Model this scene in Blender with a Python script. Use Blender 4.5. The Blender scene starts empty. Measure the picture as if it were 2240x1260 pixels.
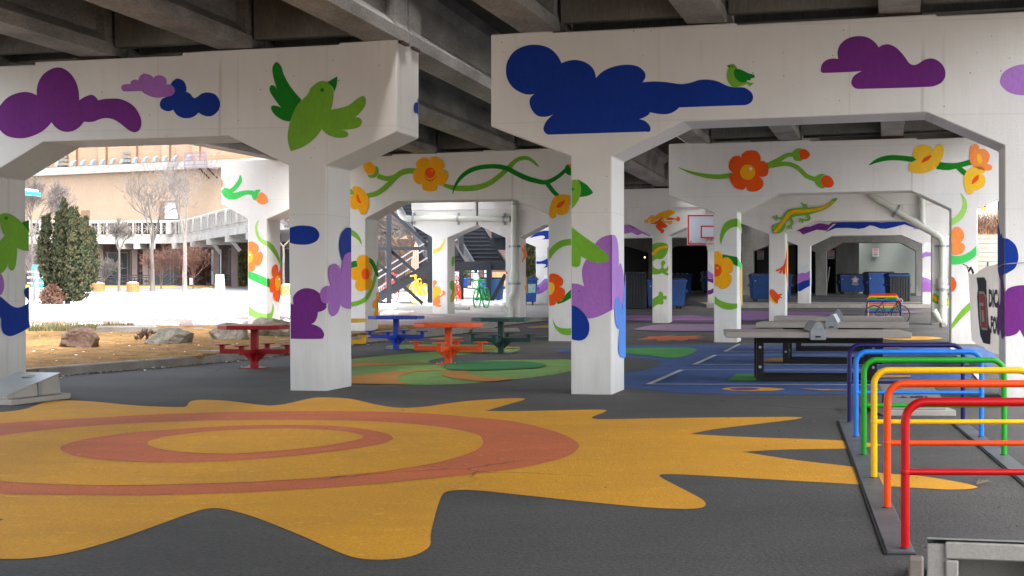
import bpy, bmesh, math, random
from mathutils import Vector, Matrix, noise
from mathutils.geometry import delaunay_2d_cdt, intersect_point_line
rnd = random.Random(7)
R = math.radians
SC = bpy.context.scene
COL = SC.collection
# ------------------------------------------------------------------ camera constants (photo is 2240 x 1260)
F, CX, HY, H = 3700.0, 1120.0, 618.0, 1.5
G = Vector((.22, 1, 0))            # direction the bridges run
ZUP = Vector((0, 0, 1))

def ray(px, py): return Vector(((px-CX)/F, 1.0, (HY-py)/F))
def gz(px, py, z=0.0):
    r = ray(px, py); t = (z-H)/r.z
    return Vector((r.x*t, t, z))

class VPlane:
    """vertical plane through (x0,y0) along direction d (xy)"""
    def __init__(s, x0, y0, d, off=0):
        s.p = Vector((x0, y0, 0)); d = Vector((d[0], d[1], 0)).normalized(); s.d = d
        n = Vector((d.y, -d.x, 0))
        if n.dot(Vector((0, 0, 0))-s.p) < 0: n = -n
        s.n = n
    def hit(s, px, py, off=0.0):
        r = ray(px, py); p = s.p+s.n*off
        t = p.dot(s.n)/r.dot(s.n)
        q = r*t; q.z += H
        return q
def face_plane(Y0, m=-.2): return VPlane(0, Y0, (1, m))

# ------------------------------------------------------------------ mesh builder
class MB:
    def __init__(s): s.v=[]; s.f=[]; s.m=[]; s.s=[]
    def poly(s, pts, mi=0, sm=False):
        n=len(s.v); s.v += [Vector(p) for p in pts]; s.f.append(list(range(n, n+len(pts)))); s.m.append(mi); s.s.append(sm)
    def mesh(s, vs, fs, mi=0, sm=False):
        n=len(s.v); s.v += [Vector(p) for p in vs]
        for f in fs: s.f.append([i+n for i in f]); s.m.append(mi); s.s.append(sm)
    def hexa(s, c, mi=0):   # 8 corners: bottom 4 ccw, top 4 ccw
        s.mesh(c, [(3,2,1,0),(4,5,6,7),(0,1,5,4),(1,2,6,5),(2,3,7,6),(3,0,4,7)], mi)
    def box(s, c, d, mi=0, rz=0.0):
        c=Vector(c); x,y,z=d[0]/2,d[1]/2,d[2]/2
        q=[Vector((a*x,b*y,k*z)) for k in(-1,1) for a,b in((-1,-1),(1,-1),(1,1),(-1,1))]
        if rz:
            M=Matrix.Rotation(rz,3,'Z'); q=[M@p for p in q]
        s.hexa([c+p for p in q], mi)
    def beam(s, a, b, w, h, mi=0, up=ZUP):
        a=Vector(a); b=Vector(b); d=(b-a).normalized()
        if abs(d.dot(up))>.98: up=Vector((0,1,0))
        x=d.cross(up).normalized(); z=x.cross(d).normalized()
        x=x*w/2; z=z*h/2
        s.hexa([a-x-z,a+x-z,b+x-z,b-x-z,a-x+z,a+x+z,b+x+z,b-x+z], mi)
    def prism(s, pts, vec, mi=0, back=True):
        n=len(pts); vec=Vector(vec); a=[Vector(p) for p in pts]; b=[p+vec for p in a]
        fs=[list(range(n))]+([list(range(2*n-1,n-1,-1))] if back else [])
        fs+=[[i,i+n,(i+1)%n+n,(i+1)%n] for i in range(n)]
        s.mesh(a+b, fs, mi)
    def tube(s, pts, r, n=8, mi=0, sm=True, caps=True, closed=False):
        pts=[Vector(p) for p in pts]; k=len(pts)
        rs=r if isinstance(r,(list,tuple)) else [r]*k
        vs=[]; prev=None
        for i,p in enumerate(pts):
            if closed: d=pts[(i+1)%k]-pts[i-1]
            else: d=pts[min(i+1,k-1)]-pts[max(i-1,0)]
            if d.length<1e-9: d=Vector((0,0,1))
            d.normalize()
            if prev is None:
                u=d.orthogonal().normalized()
            else:
                u=prev-d*prev.dot(d)
                if u.length<1e-6: u=d.orthogonal()
                u.normalize()
            prev=u; w=d.cross(u)
            for j in range(n):
                a=2*math.pi*j/n
                vs.append(p+(u*math.cos(a)+w*math.sin(a))*rs[i])
        fs=[]
        for i in range(k if closed else k-1):
            i2=(i+1)%k
            for j in range(n): fs.append((i*n+j,i*n+(j+1)%n,i2*n+(j+1)%n,i2*n+j))
        s.mesh(vs,fs,mi,sm)
        if caps and not closed and n>2:
            s.poly(vs[:n][::-1],mi); s.poly(vs[-n:],mi)
    def lathe(s, prof, c=(0,0,0), n=16, mi=0, sm=True):
        c=Vector(c); vs=[]
        for r,z in prof:
            for j in range(n):
                a=2*math.pi*j/n; vs.append(c+Vector((r*math.cos(a),r*math.sin(a),z)))
        fs=[]
        for i in range(len(prof)-1):
            for j in range(n): fs.append((i*n+j,i*n+(j+1)%n,(i+1)*n+(j+1)%n,(i+1)*n+j))
        s.mesh(vs,fs,mi,sm)
        if prof[0][0]>1e-4: s.poly(vs[:n][::-1],mi)
        if prof[-1][0]>1e-4: s.poly(vs[-n:],mi)
    def build(s, name, mats, parent=None, world=False, loc=None, bevel=0, seg=1, rz=0):
        me=bpy.data.meshes.new(name)
        base=Vector((0,0,0))
        if world and parent is not None: base=wloc(parent)
        if world and parent is None and loc is not None: base=Vector(loc)
        me.from_pydata([tuple(p-base) for p in s.v],[],s.f)
        for m in (mats if isinstance(mats,(list,tuple)) else [mats]): me.materials.append(m)
        for p,mi,sm in zip(me.polygons,s.m,s.s): p.material_index=mi; p.use_smooth=sm
        me.validate()
        bm=bmesh.new(); bm.from_mesh(me); bmesh.ops.recalc_face_normals(bm,faces=bm.faces); bm.to_mesh(me); bm.free()
        me.update()
        o=bpy.data.objects.new(name,me); COL.objects.link(o)
        if parent is not None: o.parent=parent
        if loc is not None: o.location=loc
        if rz: o.rotation_euler.z=rz
        if bevel:
            b=o.modifiers.new('bevel','BEVEL'); b.width=bevel; b.segments=seg; b.limit_method='ANGLE'; b.angle_limit=R(35)
        return o
def wloc(o):
    p=Vector(o.location)
    while o.parent is not None: o=o.parent; p+=Vector(o.location)
    return p
def tag(o,label=None,cat=None,group=None,kind=None):
    if label: o['label']=label
    if cat: o['category']=cat
    if group: o['group']=group
    if kind: o['kind']=kind
    return o
def thing(name,label,cat,loc=(0,0,0),rz=0,group=None):
    o=bpy.data.objects.new(name,None); COL.objects.link(o); o.empty_display_size=.2
    o.location=loc; o.rotation_euler.z=rz
    return tag(o,label,cat,group)
def copy_tree(o,parent=None):
    c=o.copy(); COL.objects.link(c)
    if parent is not None: c.parent=parent
    for ch in list(o.children): copy_tree(ch,c)
    return c

# ------------------------------------------------------------------ 2-D curves in picture units
def cr(pts, n=5):
    """closed smooth outline; a third member marks a corner"""
    P=[Vector((p[0],p[1])) for p in pts]; C=[len(p)>2 and bool(p[2]) for p in pts]; k=len(P); out=[]
    for i in range(k):
        a,b=P[i],P[(i+1)%k]; L=(b-a).length
        if L<1e-6: continue
        def tan(j):
            if C[j]: return None
            d1=(P[j]-P[j-1]).length; d2=(P[(j+1)%k]-P[j]).length
            return (P[(j+1)%k]-P[j-1])/max(d1+d2,1e-6)
        ta=tan(i); tb=tan((i+1)%k); ch=(b-a)/L
        if C[i] and C[(i+1)%k]: out.append(a); continue
        if ta is None: ta=(ch*2-tb) if tb is not None else ch; ta=ta*.8
        if tb is None: tb=(ch*2-ta)*.8
        ta=ta*L; tb=tb*L
        for q in range(n):
            t=q/n; t2=t*t; t3=t2*t
            out.append(a*(2*t3-3*t2+1)+ta*(t3-2*t2+t)+b*(-2*t3+3*t2)+tb*(t3-t2))
    return out
def open_cr(pts,n=6):
    P=[Vector(p) for p in pts]; out=[]; k=len(P)
    for i in range(k-1):
        p0=P[max(i-1,0)];p1=P[i];p2=P[i+1];p3=P[min(i+2,k-1)]
        for q in range(n):
            t=q/n
            out.append(.5*((2*p1)+(p2-p0)*t+(2*p0-5*p1+4*p2-p3)*t*t+(3*p1-p0-3*p2+p3)*t**3))
    out.append(P[-1]); return out
def stroke(pts,n=6):
    C=open_cr([Vector((p[0],p[1],p[2])) for p in pts],n); Lf=[];Rt=[]
    for i,p in enumerate(C):
        d=C[min(i+1,len(C)-1)]-C[max(i-1,0)]; d=Vector((d.x,d.y)); d.normalize(); nn=Vector((-d.y,d.x))*max(p.z,.5)/2
        c=Vector((p.x,p.y)); Lf.append(c+nn); Rt.append(c-nn)
    return Lf+Rt[::-1]
def ell(cx,cy,rx,ry=None,n=28):
    ry=rx if ry is None else ry
    return [Vector((cx+rx*math.cos(2*math.pi*i/n),cy+ry*math.sin(2*math.pi*i/n))) for i in range(n)]
def clipx(poly,xmin=None,xmax=None):
    for lim,sg in((xmin,1),(xmax,-1)):
        if lim is None or not poly: continue
        out=[]
        for i in range(len(poly)):
            a,b=poly[i-1],poly[i]; ia=(a.x-lim)*sg>=0; ib=(b.x-lim)*sg>=0
            if ia!=ib:
                t=(lim-a.x)/(b.x-a.x); out.append(a.lerp(b,t))
            if ib: out.append(b)
        poly=out
    return poly
def shape(sp,Z):
    k,d=sp
    if k=='p': P=cr(d)
    elif k=='l': P=[Vector(p[:2]) for p in d]
    elif k=='s': P=stroke(d)
    else: P=ell(*d)
    return [Vector((Z[0]+p.x*Z[2],Z[1]+p.y*Z[2])) for p in P]

# ------------------------------------------------------------------ materials
MATS={}
def nt(name):
    m=bpy.data.materials.new(name); m.use_nodes=True; t=m.node_tree; b=t.nodes['Principled BSDF']
    return m,t,b
def N(t,ty,**k):
    n=t.nodes.new(ty)
    for a,v in k.items():
        if a in n.inputs: n.inputs[a].default_value=v
        else: setattr(n,a,v)
    return n
def mix(t,fac,a,b,mode='MIX'):
    n=t.nodes.new('ShaderNodeMix'); n.data_type='RGBA'; n.blend_type=mode
    def put(s,v):
        if isinstance(v,(tuple,list)): s.default_value=(*v[:3],1)
        elif isinstance(v,(int,float)): s.default_value=v
        else: t.links.new(v,s)
    put(n.inputs[0],fac); put(n.inputs[6],a); put(n.inputs[7],b)
    return n.outputs[2]
def ramp(t,src,lo,hi,a=0.0,b=1.0):
    n=t.nodes.new('ShaderNodeMapRange'); t.links.new(src,n.inputs[0])
    for i,v in enumerate((lo,hi,a,b)): n.inputs[i+1].default_value=v
    return n.outputs[0]
def mat(name,col,rough=.7,var=.15,scale=3.0,fine=60.0,bump=.15,metal=0.0,spec=.4,col2=None,pits=0,stretch=None,coat=0,wear=None):
    if name in MATS: return MATS[name]
    m,t,b=nt(name)
    tc=N(t,'ShaderNodeTexCoord'); mp=N(t,'ShaderNodeMapping'); t.links.new(tc.outputs['Object'],mp.inputs[0])
    if stretch: mp.inputs['Scale'].default_value=stretch
    n1=N(t,'ShaderNodeTexNoise',Scale=scale,Detail=6.0,Roughness=.6); t.links.new(mp.outputs[0],n1.inputs[0])
    n2=N(t,'ShaderNodeTexNoise',Scale=fine,Detail=4.0,Roughness=.7); t.links.new(mp.outputs[0],n2.inputs[0])
    c2=col2 if col2 else tuple(c*(1-var) for c in col)
    f1=ramp(t,n1.outputs[0],.35,.68)
    c=mix(t,f1,c2,col)
    f2=ramp(t,n2.outputs[0],.3,.75,1-var*.8,1+var*.5)
    hs=N(t,'ShaderNodeVectorMath',operation='SCALE'); t.links.new(c,hs.inputs[0]); t.links.new(f2,hs.inputs['Scale'])
    c=hs.outputs[0]
    if pits:
        vo=N(t,'ShaderNodeTexVoronoi',Scale=pits); t.links.new(tc.outputs['Object'],vo.inputs[0])
        n3=N(t,'ShaderNodeTexNoise',Scale=pits*.35); t.links.new(tc.outputs['Object'],n3.inputs[0])
        a=ramp(t,vo.outputs['Distance'],.05,.09,1,0); bb=ramp(t,n3.outputs[0],.56,.6)
        mu=N(t,'ShaderNodeMath',operation='MULTIPLY'); t.links.new(a,mu.inputs[0]); t.links.new(bb,mu.inputs[1])
        mu2=N(t,'ShaderNodeMath',operation='MULTIPLY'); t.links.new(mu.outputs[0],mu2.inputs[0]); mu2.inputs[1].default_value=.75
        c=mix(t,mu2.outputs[0],c,tuple(k*.25 for k in col))
    if wear:
        ob=tc.outputs['Object']
        nd=N(t,'ShaderNodeTexNoise',Scale=1.3,Detail=3.0); t.links.new(ob,nd.inputs[0])
        va=N(t,'ShaderNodeVectorMath',operation='SCALE'); t.links.new(nd.outputs['Color'],va.inputs[0]); va.inputs['Scale'].default_value=.55
        vb=N(t,'ShaderNodeVectorMath',operation='ADD'); t.links.new(ob,vb.inputs[0]); t.links.new(va.outputs[0],vb.inputs[1])
        vo=N(t,'ShaderNodeTexVoronoi',Scale=.22); vo.feature='DISTANCE_TO_EDGE'; t.links.new(vb.outputs[0],vo.inputs[0])
        n5=N(t,'ShaderNodeTexNoise',Scale=.28,Detail=2.0); t.links.new(ob,n5.inputs[0])
        k1=N(t,'ShaderNodeMath',operation='MULTIPLY'); t.links.new(ramp(t,vo.outputs['Distance'],.0,.005,.8,0),k1.inputs[0]); t.links.new(ramp(t,n5.outputs[0],.50,.58),k1.inputs[1])
        c=mix(t,k1.outputs[0],c,tuple(k*.3 for k in wear))
        n6=N(t,'ShaderNodeTexNoise',Scale=1.1,Detail=8.0,Roughness=.75); mp6=N(t,'ShaderNodeMapping'); mp6.inputs['Scale'].default_value=(.35,1.6,1); mp6.inputs['Rotation'].default_value=(0,0,.35); t.links.new(ob,mp6.inputs[0]); t.links.new(mp6.outputs[0],n6.inputs[0])
        c=mix(t,ramp(t,n6.outputs[0],.52,.74,0,.42),c,wear)
        n7=N(t,'ShaderNodeTexNoise',Scale=5.0,Detail=6.0,Roughness=.8); t.links.new(ob,n7.inputs[0])
        c=mix(t,ramp(t,n7.outputs[0],.56,.72,0,.5),c,tuple(min(1,k*2.4) for k in wear))
    t.links.new(c,b.inputs['Base Color'])
    b.inputs['Roughness'].default_value=rough; b.inputs['Metallic'].default_value=metal
    b.inputs['Specular IOR Level'].default_value=spec
    if coat: b.inputs['Coat Weight'].default_value=coat; b.inputs['Coat Roughness'].default_value=.1
    if bump:
        bp=N(t,'ShaderNodeBump',Strength=bump,Distance=.02); t.links.new(n2.outputs[0],bp.inputs['Height']); t.links.new(bp.outputs[0],b.inputs['Normal'])
    MATS[name]=m; return m
# ------------------------------------------------------------------ palette
def white_paint():
    m,t,b=nt('white_painted_concrete')
    tc=N(t,'ShaderNodeTexCoord'); ob=tc.outputs['Object']
    n1=N(t,'ShaderNodeTexNoise',Scale=.55,Detail=5.0,Roughness=.6); t.links.new(ob,n1.inputs[0])
    mp=N(t,'ShaderNodeMapping'); mp.inputs['Scale'].default_value=(5,5,.5); t.links.new(ob,mp.inputs[0])
    n2=N(t,'ShaderNodeTexNoise',Scale=1.6,Detail=6.0,Roughness=.65); t.links.new(mp.outputs[0],n2.inputs[0])
    n3=N(t,'ShaderNodeTexNoise',Scale=38.0,Detail=5.0,Roughness=.75); t.links.new(ob,n3.inputs[0])
    c=mix(t,ramp(t,n1.outputs[0],.35,.65),(.60,.59,.57),(.66,.645,.62))
    c=mix(t,ramp(t,n2.outputs[0],.50,.78,0,.6),c,(.60,.575,.53))
    n8=N(t,'ShaderNodeTexNoise',Scale=2.6,Detail=3.0,Roughness=.5); mp8=N(t,'ShaderNodeMapping'); mp8.inputs['Scale'].default_value=(3.2,3.2,.10); t.links.new(ob,mp8.inputs[0]); t.links.new(mp8.outputs[0],n8.inputs[0])
    n9=N(t,'ShaderNodeTexNoise',Scale=.5,Detail=2.0); t.links.new(ob,n9.inputs[0])
    k8=N(t,'ShaderNodeMath',operation='MULTIPLY'); t.links.new(ramp(t,n8.outputs[0],.62,.70,0,.38),k8.inputs[0]); t.links.new(ramp(t,n9.outputs[0],.50,.62),k8.inputs[1])
    c=mix(t,k8.outputs[0],c,(.36,.27,.19))
    sw=N(t,'ShaderNodeSeparateXYZ'); t.links.new(ob,sw.inputs[0]); cw=N(t,'ShaderNodeCombineXYZ'); t.links.new(sw.outputs[0],cw.inputs[0]); t.links.new(sw.outputs[2],cw.inputs[1])
    bk=N(t,'ShaderNodeTexBrick'); bk.offset=.0; bk.inputs['Scale'].default_value=1.0; bk.inputs['Brick Width'].default_value=2.44; bk.inputs['Row Height'].default_value=1.22; bk.inputs['Mortar Size'].default_value=.008; bk.inputs['Color1'].default_value=(0,0,0,1); bk.inputs['Color2'].default_value=(0,0,0,1); bk.inputs['Mortar'].default_value=(1,1,1,1); t.links.new(cw.outputs[0],bk.inputs[0])
    c=mix(t,ramp(t,bk.outputs[0],0,1,0,.30),c,(.44,.42,.39))
    # scuffed, dusty foot of the columns
    sx=N(t,'ShaderNodeSeparateXYZ'); t.links.new(ob,sx.inputs[0])
    ad=N(t,'ShaderNodeMath',operation='MULTIPLY_ADD'); t.links.new(n2.outputs[0],ad.inputs[0]); ad.inputs[1].default_value=-.9; t.links.new(sx.outputs[2],ad.inputs[2])
    c=mix(t,ramp(t,ad.outputs[0],-.42,.12,.6,0),c,(.42,.40,.37))
    vo=N(t,'ShaderNodeTexVoronoi',Scale=7.0); t.links.new(ob,vo.inputs[0])
    n4=N(t,'ShaderNodeTexNoise',Scale=1.1); t.links.new(ob,n4.inputs[0])
    a=ramp(t,vo.outputs['Distance'],.045,.075,1,0); q=ramp(t,n4.outputs[0],.50,.56)
    mu=N(t,'ShaderNodeMath',operation='MULTIPLY'); t.links.new(a,mu.inputs[0]); t.links.new(q,mu.inputs[1])
    c=mix(t,mu.outputs[0],c,(.16,.14,.12))
    t.links.new(c,b.inputs['Base Color']); b.inputs['Roughness'].default_value=.62; b.inputs['Specular IOR Level'].default_value=.35
    bp=N(t,'ShaderNodeBump',Strength=.35,Distance=.012); t.links.new(n3.outputs[0],bp.inputs['Height'])
    bp2=N(t,'ShaderNodeBump',Strength=.5,Distance=.01); t.links.new(n2.outputs[0],bp2.inputs['Height']); t.links.new(bp.outputs[0],bp2.inputs['Normal'])
    t.links.new(bp2.outputs[0],b.inputs['Normal'])
    return m
WHITE=white_paint()
def paint(n,c): return mat('paint_'+n,c,rough=.7,var=.14,scale=1.5,fine=26,bump=.25,spec=.18,pits=7,stretch=(1,1,.5))
P=dict(  # some paler tints double as lit copies of the deeper paints
 dp=paint('dark_purple',(.155,.021,.20)), li=paint('pale_and_lit_lilac',(.40,.19,.56)), ml=paint('mid_lilac',(.36,.14,.47)),
 rb=paint('royal_blue',(.003,.032,.27)), sb=paint('sky_and_lit_blue',(.09,.25,.72)), lg=paint('leaf_green',(.17,.40,.03)),
 dg=paint('deep_green',(.005,.20,.010)), bg=paint('bright_and_lit_green',(.06,.55,.11)), pg=paint('pale_and_lit_green',(.33,.62,.13)),
 ye=paint('yellow_orange',(.84,.37,.004)), yl=paint('warm_yellow',(.85,.50,.03)), ro=paint('red_orange',(.78,.085,.004)),
 po=paint('pale_orange',(.85,.26,.06)), wh=paint('pure_white',(.8,.81,.8)), gr=paint('snow_grey',(.60,.62,.64)))
CONC=mat('raw_concrete',(.27,.265,.245),rough=.85,var=.35,scale=1.1,fine=25,bump=.3,spec=.25,stretch=(1,1,.45),col2=(.17,.165,.15))
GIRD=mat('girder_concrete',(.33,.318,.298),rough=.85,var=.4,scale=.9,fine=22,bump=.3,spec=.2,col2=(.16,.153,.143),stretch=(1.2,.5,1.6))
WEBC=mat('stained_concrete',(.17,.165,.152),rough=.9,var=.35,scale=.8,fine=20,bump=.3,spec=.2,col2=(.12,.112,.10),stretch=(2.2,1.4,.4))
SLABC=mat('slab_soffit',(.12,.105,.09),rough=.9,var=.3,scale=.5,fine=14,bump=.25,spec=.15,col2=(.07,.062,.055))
RUST=mat('rusty_steel',(.075,.03,.022),rough=.8,var=.4,scale=9,fine=70,bump=.3)
ASPH=mat('asphalt',(.106,.097,.086),rough=.8,var=.6,scale=.35,fine=34,bump=1.0,spec=.3,col2=(.060,.057,.053),wear=(.052,.049,.045))
def gpaint(n,c,c2=None): return mat('ground_'+n,c,rough=.7,var=.30,scale=.7,fine=40,bump=.8,spec=.3,wear=tuple(k*.62+.02 for k in c),col2=c2 or tuple(k*.80 for k in c))
GP=dict(ye=gpaint('yellow',(.72,.335,.012),(.62,.29,.018)), og=gpaint('orange',(.62,.155,.05)), bl=gpaint('blue',(.042,.092,.25)), lg=gpaint('green',(.185,.33,.075)),
 dg=gpaint('deep_green',(.035,.20,.06)), sg=gpaint('grass_green',(.06,.30,.05)), ob=gpaint('ochre',(.50,.22,.035)), pu=gpaint('purple',(.20,.085,.22)),
 pk=gpaint('pink',(.27,.17,.27)), wh=gpaint('white',(.50,.50,.47)), vi=gpaint('violet',(.11,.05,.16)), lb=gpaint('light_blue',(.20,.28,.52)), rs=gpaint('rust',(.50,.11,.025)), as_=gpaint('patch',(.075,.073,.07)))
BLACK=mat('black_steel',(.006,.006,.0065),rough=.6,var=.2,bump=.05,spec=.25)
GALV=mat('galvanised_steel',(.33,.345,.36),rough=.5,var=.25,metal=.6,bump=.1,scale=14)
RUBB=mat('rubber',(.02,.02,.021),rough=.8,var=.2,bump=.1)
CURBC=mat('curb_concrete',(.33,.305,.27),rough=.85,var=.3,scale=1.6,fine=35,bump=.4,col2=(.22,.20,.175))
def gloss(n,c): return mat('gloss_'+n,c,rough=.42,var=.14,scale=5,fine=50,bump=.06,spec=.22,coat=.03)

# ------------------------------------------------------------------ terrain
curb_px=[(65,828),(440,797),(634,775),(771,753),(1040,726),(1100,712),(1180,705),(1260,704)]
CURB=[gz(*p) for p in curb_px]
CURB=[Vector((-22,-8,0)),Vector((-14,10,0))]+CURB+[Vector((4,67.5,0)),Vector((4.6,80,0)),Vector((5,100,0)),Vector((6,260,0))]
def xcurb(Y):
    for a,b in zip(CURB,CURB[1:]):
        if a.y<=Y<=b.y: return a.x+(b.x-a.x)*(Y-a.y)/(b.y-a.y)
    return -22 if Y<0 else 6
def hr(X,Y):
    if Y<62: return 0.0
    if Y<=78.3: return .0205*(Y-62)
    z=.334+.0175*(min(Y,97)-78.3)
    if X>9: z+=.15
    return z
def hl(X,Y):
    b=min(1,max(.15,(1-X)/4))
    z=.12+.00745*max(0,Y-31)*b
    return max(z,hr(min(X,8),Y)+.08)
def terr(X,Y): return hl(X,Y) if X<xcurb(Y) else hr(X,Y)
def gp(px,py,off=0.0):
    r=ray(px,py); t=5.0; st=.5
    if r.z>=-1e-5: return r*200
    while t<320:
        if H+r.z*t<terr(r.x*t,t): break
        t+=st
    a,b=t-st,t
    for _ in range(24):
        m=(a+b)/2
        if H+r.z*m<terr(r.x*m,m): b=m
        else: a=m
    return Vector((r.x*b,b,H+r.z*b+off))
def on(X,Y,off=0.0): return Vector((X,Y,terr(X,Y)+off))

def ground():
    b=MB(); xs=[-420,-150,-60,-30,-10,0,5,8.99,9.01,20,40,80,160,420]; ys=[-60,-20,0,20,40,55,62,70,78.29,78.31,85,97,120,160,230,420]
    b.mesh([(x,y,hr(x,y)) for y in ys for x in xs],[(j*len(xs)+i,j*len(xs)+i+1,(j+1)*len(xs)+i+1,(j+1)*len(xs)+i) for j in range(len(ys)-1) for i in range(len(xs)-1)])
    return tag(b.build('ground',ASPH),'dark grey asphalt ground under the viaduct','ground',kind='structure')
GROUND=ground()

def drape(name,poly,sp,hf,m,jit=0.0,parent=None,smooth=True,skirt=0.0):
    """sheet laid over the terrain inside a plan outline"""
    pts=[];k=len(poly)
    for i in range(k):
        a=Vector(poly[i][:2]); c=Vector(poly[(i+1)%k][:2]); n=max(1,int((c-a).length/sp))
        for q in range(n): pts.append(a.lerp(c,q/n))
    nb=len(pts); edge=[(i,(i+1)%nb) for i in range(nb)]
    x0=min(p.x for p in pts);x1=max(p.x for p in pts);y0=min(p.y for p in pts);y1=max(p.y for p in pts)
    bd=pts[:]
    def inside(x,y):
        c=False
        for i in range(nb):
            a,b2=bd[i-1],bd[i]
            if (a.y>y)!=(b2.y>y) and x<(b2.x-a.x)*(y-a.y)/(b2.y-a.y)+a.x: c=not c
        return c
    y=y0+sp*.5; row=0
    while y<y1:
        x=x0+sp*(.5 if row%2 else .25)
        while x<x1:
            xx=x+rnd.uniform(-.25,.25)*sp; yy=y+rnd.uniform(-.25,.25)*sp
            if inside(xx,yy): pts.append(Vector((xx,yy)))
            x+=sp
        y+=sp; row+=1
    v,e,f,_,_,_=delaunay_2d_cdt([p.to_2d() if len(p)>2 else p for p in pts],edge,[],1,1e-4)
    b=MB()
    b.mesh([(p.x,p.y,hf(p.x,p.y)+(rnd.uniform(-jit,jit) if jit else 0)) for p in v],[tuple(q) for q in f],0,smooth)
    if skirt:
        cnt={}
        for q in f:
            for i in range(len(q)):
                k2=(min(q[i],q[i-1]),max(q[i],q[i-1])); cnt[k2]=cnt.get(k2,0)+1
        V=b.v[:]
        for (i,j),n2 in cnt.items():
            if n2==1: b.poly([V[i],V[j],V[j]-ZUP*skirt,V[i]-ZUP*skirt],0,smooth)
    return b.build(name,m,parent,world=parent is not None)

# plan outlines of the raised ground on the left
def pxl(L): return [gp(*p) for p in L]
PAVE=mat('concrete_paving',(.30,.27,.24),rough=.85,var=.25,scale=.8,fine=30,bump=.3,col2=(.21,.19,.165))
left_poly=[p for p in CURB]+[Vector((-140,260,0)),Vector((-140,-8,0))]
tag(drape('plaza_pavement',left_poly,3.2,lambda x,y:hl(x,y),PAVE),'pale concrete plaza paving beside the viaduct','pavement',kind='structure')

def brick_mat(name,c1,c2,mortar,sx,sy,coord='Object',rot=None):
    m,t,b=nt(name); tc=N(t,'ShaderNodeTexCoord'); mp=N(t,'ShaderNodeMapping'); t.links.new(tc.outputs[coord],mp.inputs[0])
    if rot: mp.inputs['Rotation'].default_value=rot
    br=N(t,'ShaderNodeTexBrick'); br.inputs['Color1'].default_value=(*c1,1); br.inputs['Color2'].default_value=(*c2,1); br.inputs['Mortar'].default_value=(*mortar,1)
    br.inputs['Scale'].default_value=1.0; br.inputs['Brick Width'].default_value=sx; br.inputs['Row Height'].default_value=sy; br.inputs['Mortar Size'].default_value=min(sx,sy)*.08
    t.links.new(mp.outputs[0],br.inputs[0])
    n=N(t,'ShaderNodeTexNoise',Scale=.5,Detail=5.0); t.links.new(tc.outputs[coord],n.inputs[0])
    c=mix(t,ramp(t,n.outputs[0],.3,.7,0,.5),br.outputs[0],tuple(k*.7 for k in c1)); t.links.new(c,b.inputs['Base Color']); b.inputs['Roughness'].default_value=.85
    return m
BRICKP=brick_mat('brick_paving',(.20,.115,.09),(.16,.10,.08),(.20,.17,.145),.45,.22,rot=(0,0,.6))
tag(drape('brick_path',pxl([(-300,724),(65,717),(250,713),(400,715),(540,713.5),(640,714),(760,711),(829,711),(968,728),(1040,723),(1110,707),(1062,695),(925,686),(870,681),(760,684),(640,690),(400,692),(65,696),(-300,700)]),2.0,lambda x,y:hl(x,y)+.008,BRICKP),'reddish brick paved path beyond the mulch','path',kind='structure')

MULCH=mat('bark_mulch',(.36,.215,.085),rough=.95,var=.65,scale=3,fine=22,bump=1.0,spec=.05,col2=(.185,.105,.042))
def mulch_h(x,y): return hl(x,y)+.03+.05*noise.noise(Vector((x*.5,y*.4,0)))+.012*noise.noise(Vector((x*6,y*6,3)))
mulch_poly=pxl([(-260,842),(65,814),(250,796),(440,784),(634,766),(771,746),(900,733),(966,727.5),(830,711),(760,711),(640,714),(540,713),(400,715),(250,713),(130,718),(65,719),(-200,724)])
tag(drape('mulch_bed',mulch_poly,.42,mulch_h,MULCH,.018,smooth=False,skirt=.06),'brown bark mulch bed behind the curb','mulch bed',kind='structure')

SNOW=mat('snow',(.88,.89,.91),rough=.75,var=.03,scale=1.5,fine=6,bump=.4,spec=.3)
def snow_h(x,y): return hl(x,y)+.05+.05*noise.noise(Vector((x*.22,y*.13,5)))+.03*noise.noise(Vector((x*.9,y*.5,1)))
def ragged(L,a):
    out=[]
    for i,p in enumerate(L):
        q=L[(i+1)%len(L)]; n=max(1,int(abs(q[0]-p[0])/7))
        for k in range(n): out.append((p[0]+(q[0]-p[0])*k/n,p[1]+(q[1]-p[1])*k/n+rnd.uniform(-a,a)))
    return out
snow1=ragged([(-300,702),(65,704),(150,700),(260,702),(330,697),(430,699),(545,694),(640,694),(760,688),(829,681)],2.2)+[(868,675),(856,665),(905,661),(940,657),(940,642),(700,641),(400,641),(65,642),(-300,642)]
tag(drape('snow',pxl(snow1),1.6,snow_h,SNOW,skirt=.4),'white snow blanket covering the lawn','snow',kind='structure')
fr=[]
for L in ([(66,716),(120,713),(150,714),(190,711),(230,713),(230,716),(160,717.5),(66,719.5)],[(262,709),(300,707),(330,710),(350,707),(392,709),(392,712.5),(340,713),(300,711.5)],[(420,707),(500,703),(560,704),(600,706.5),(545,709.5),(470,711.5),(425,712)],[(600,709),(625,704),(640,705),(640,712),(610,712)],[(905,664),(1000,659),(1125,656),(1125,667),(1060,668.5),(1000,668),(940,668)],[(832,690),(850,686),(880,684.5),(905,683.5),(870,688),(835,692)]):
    fr.append(drape('snow_fringe',pxl(ragged(L,.5)),.7,lambda x,y:hl(x,y)+.05+.16*abs(noise.noise(Vector((x*1.2,y*.7,2)))),SNOW,.015,skirt=.4))
for i,o in enumerate(fr): tag(o,'melting strip of old snow lying on the paving','snow',kind='structure')
ROAD=mat('road_asphalt',(.13,.135,.145),rough=.8,var=.15,scale=.3,fine=8,bump=.2)
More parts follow.
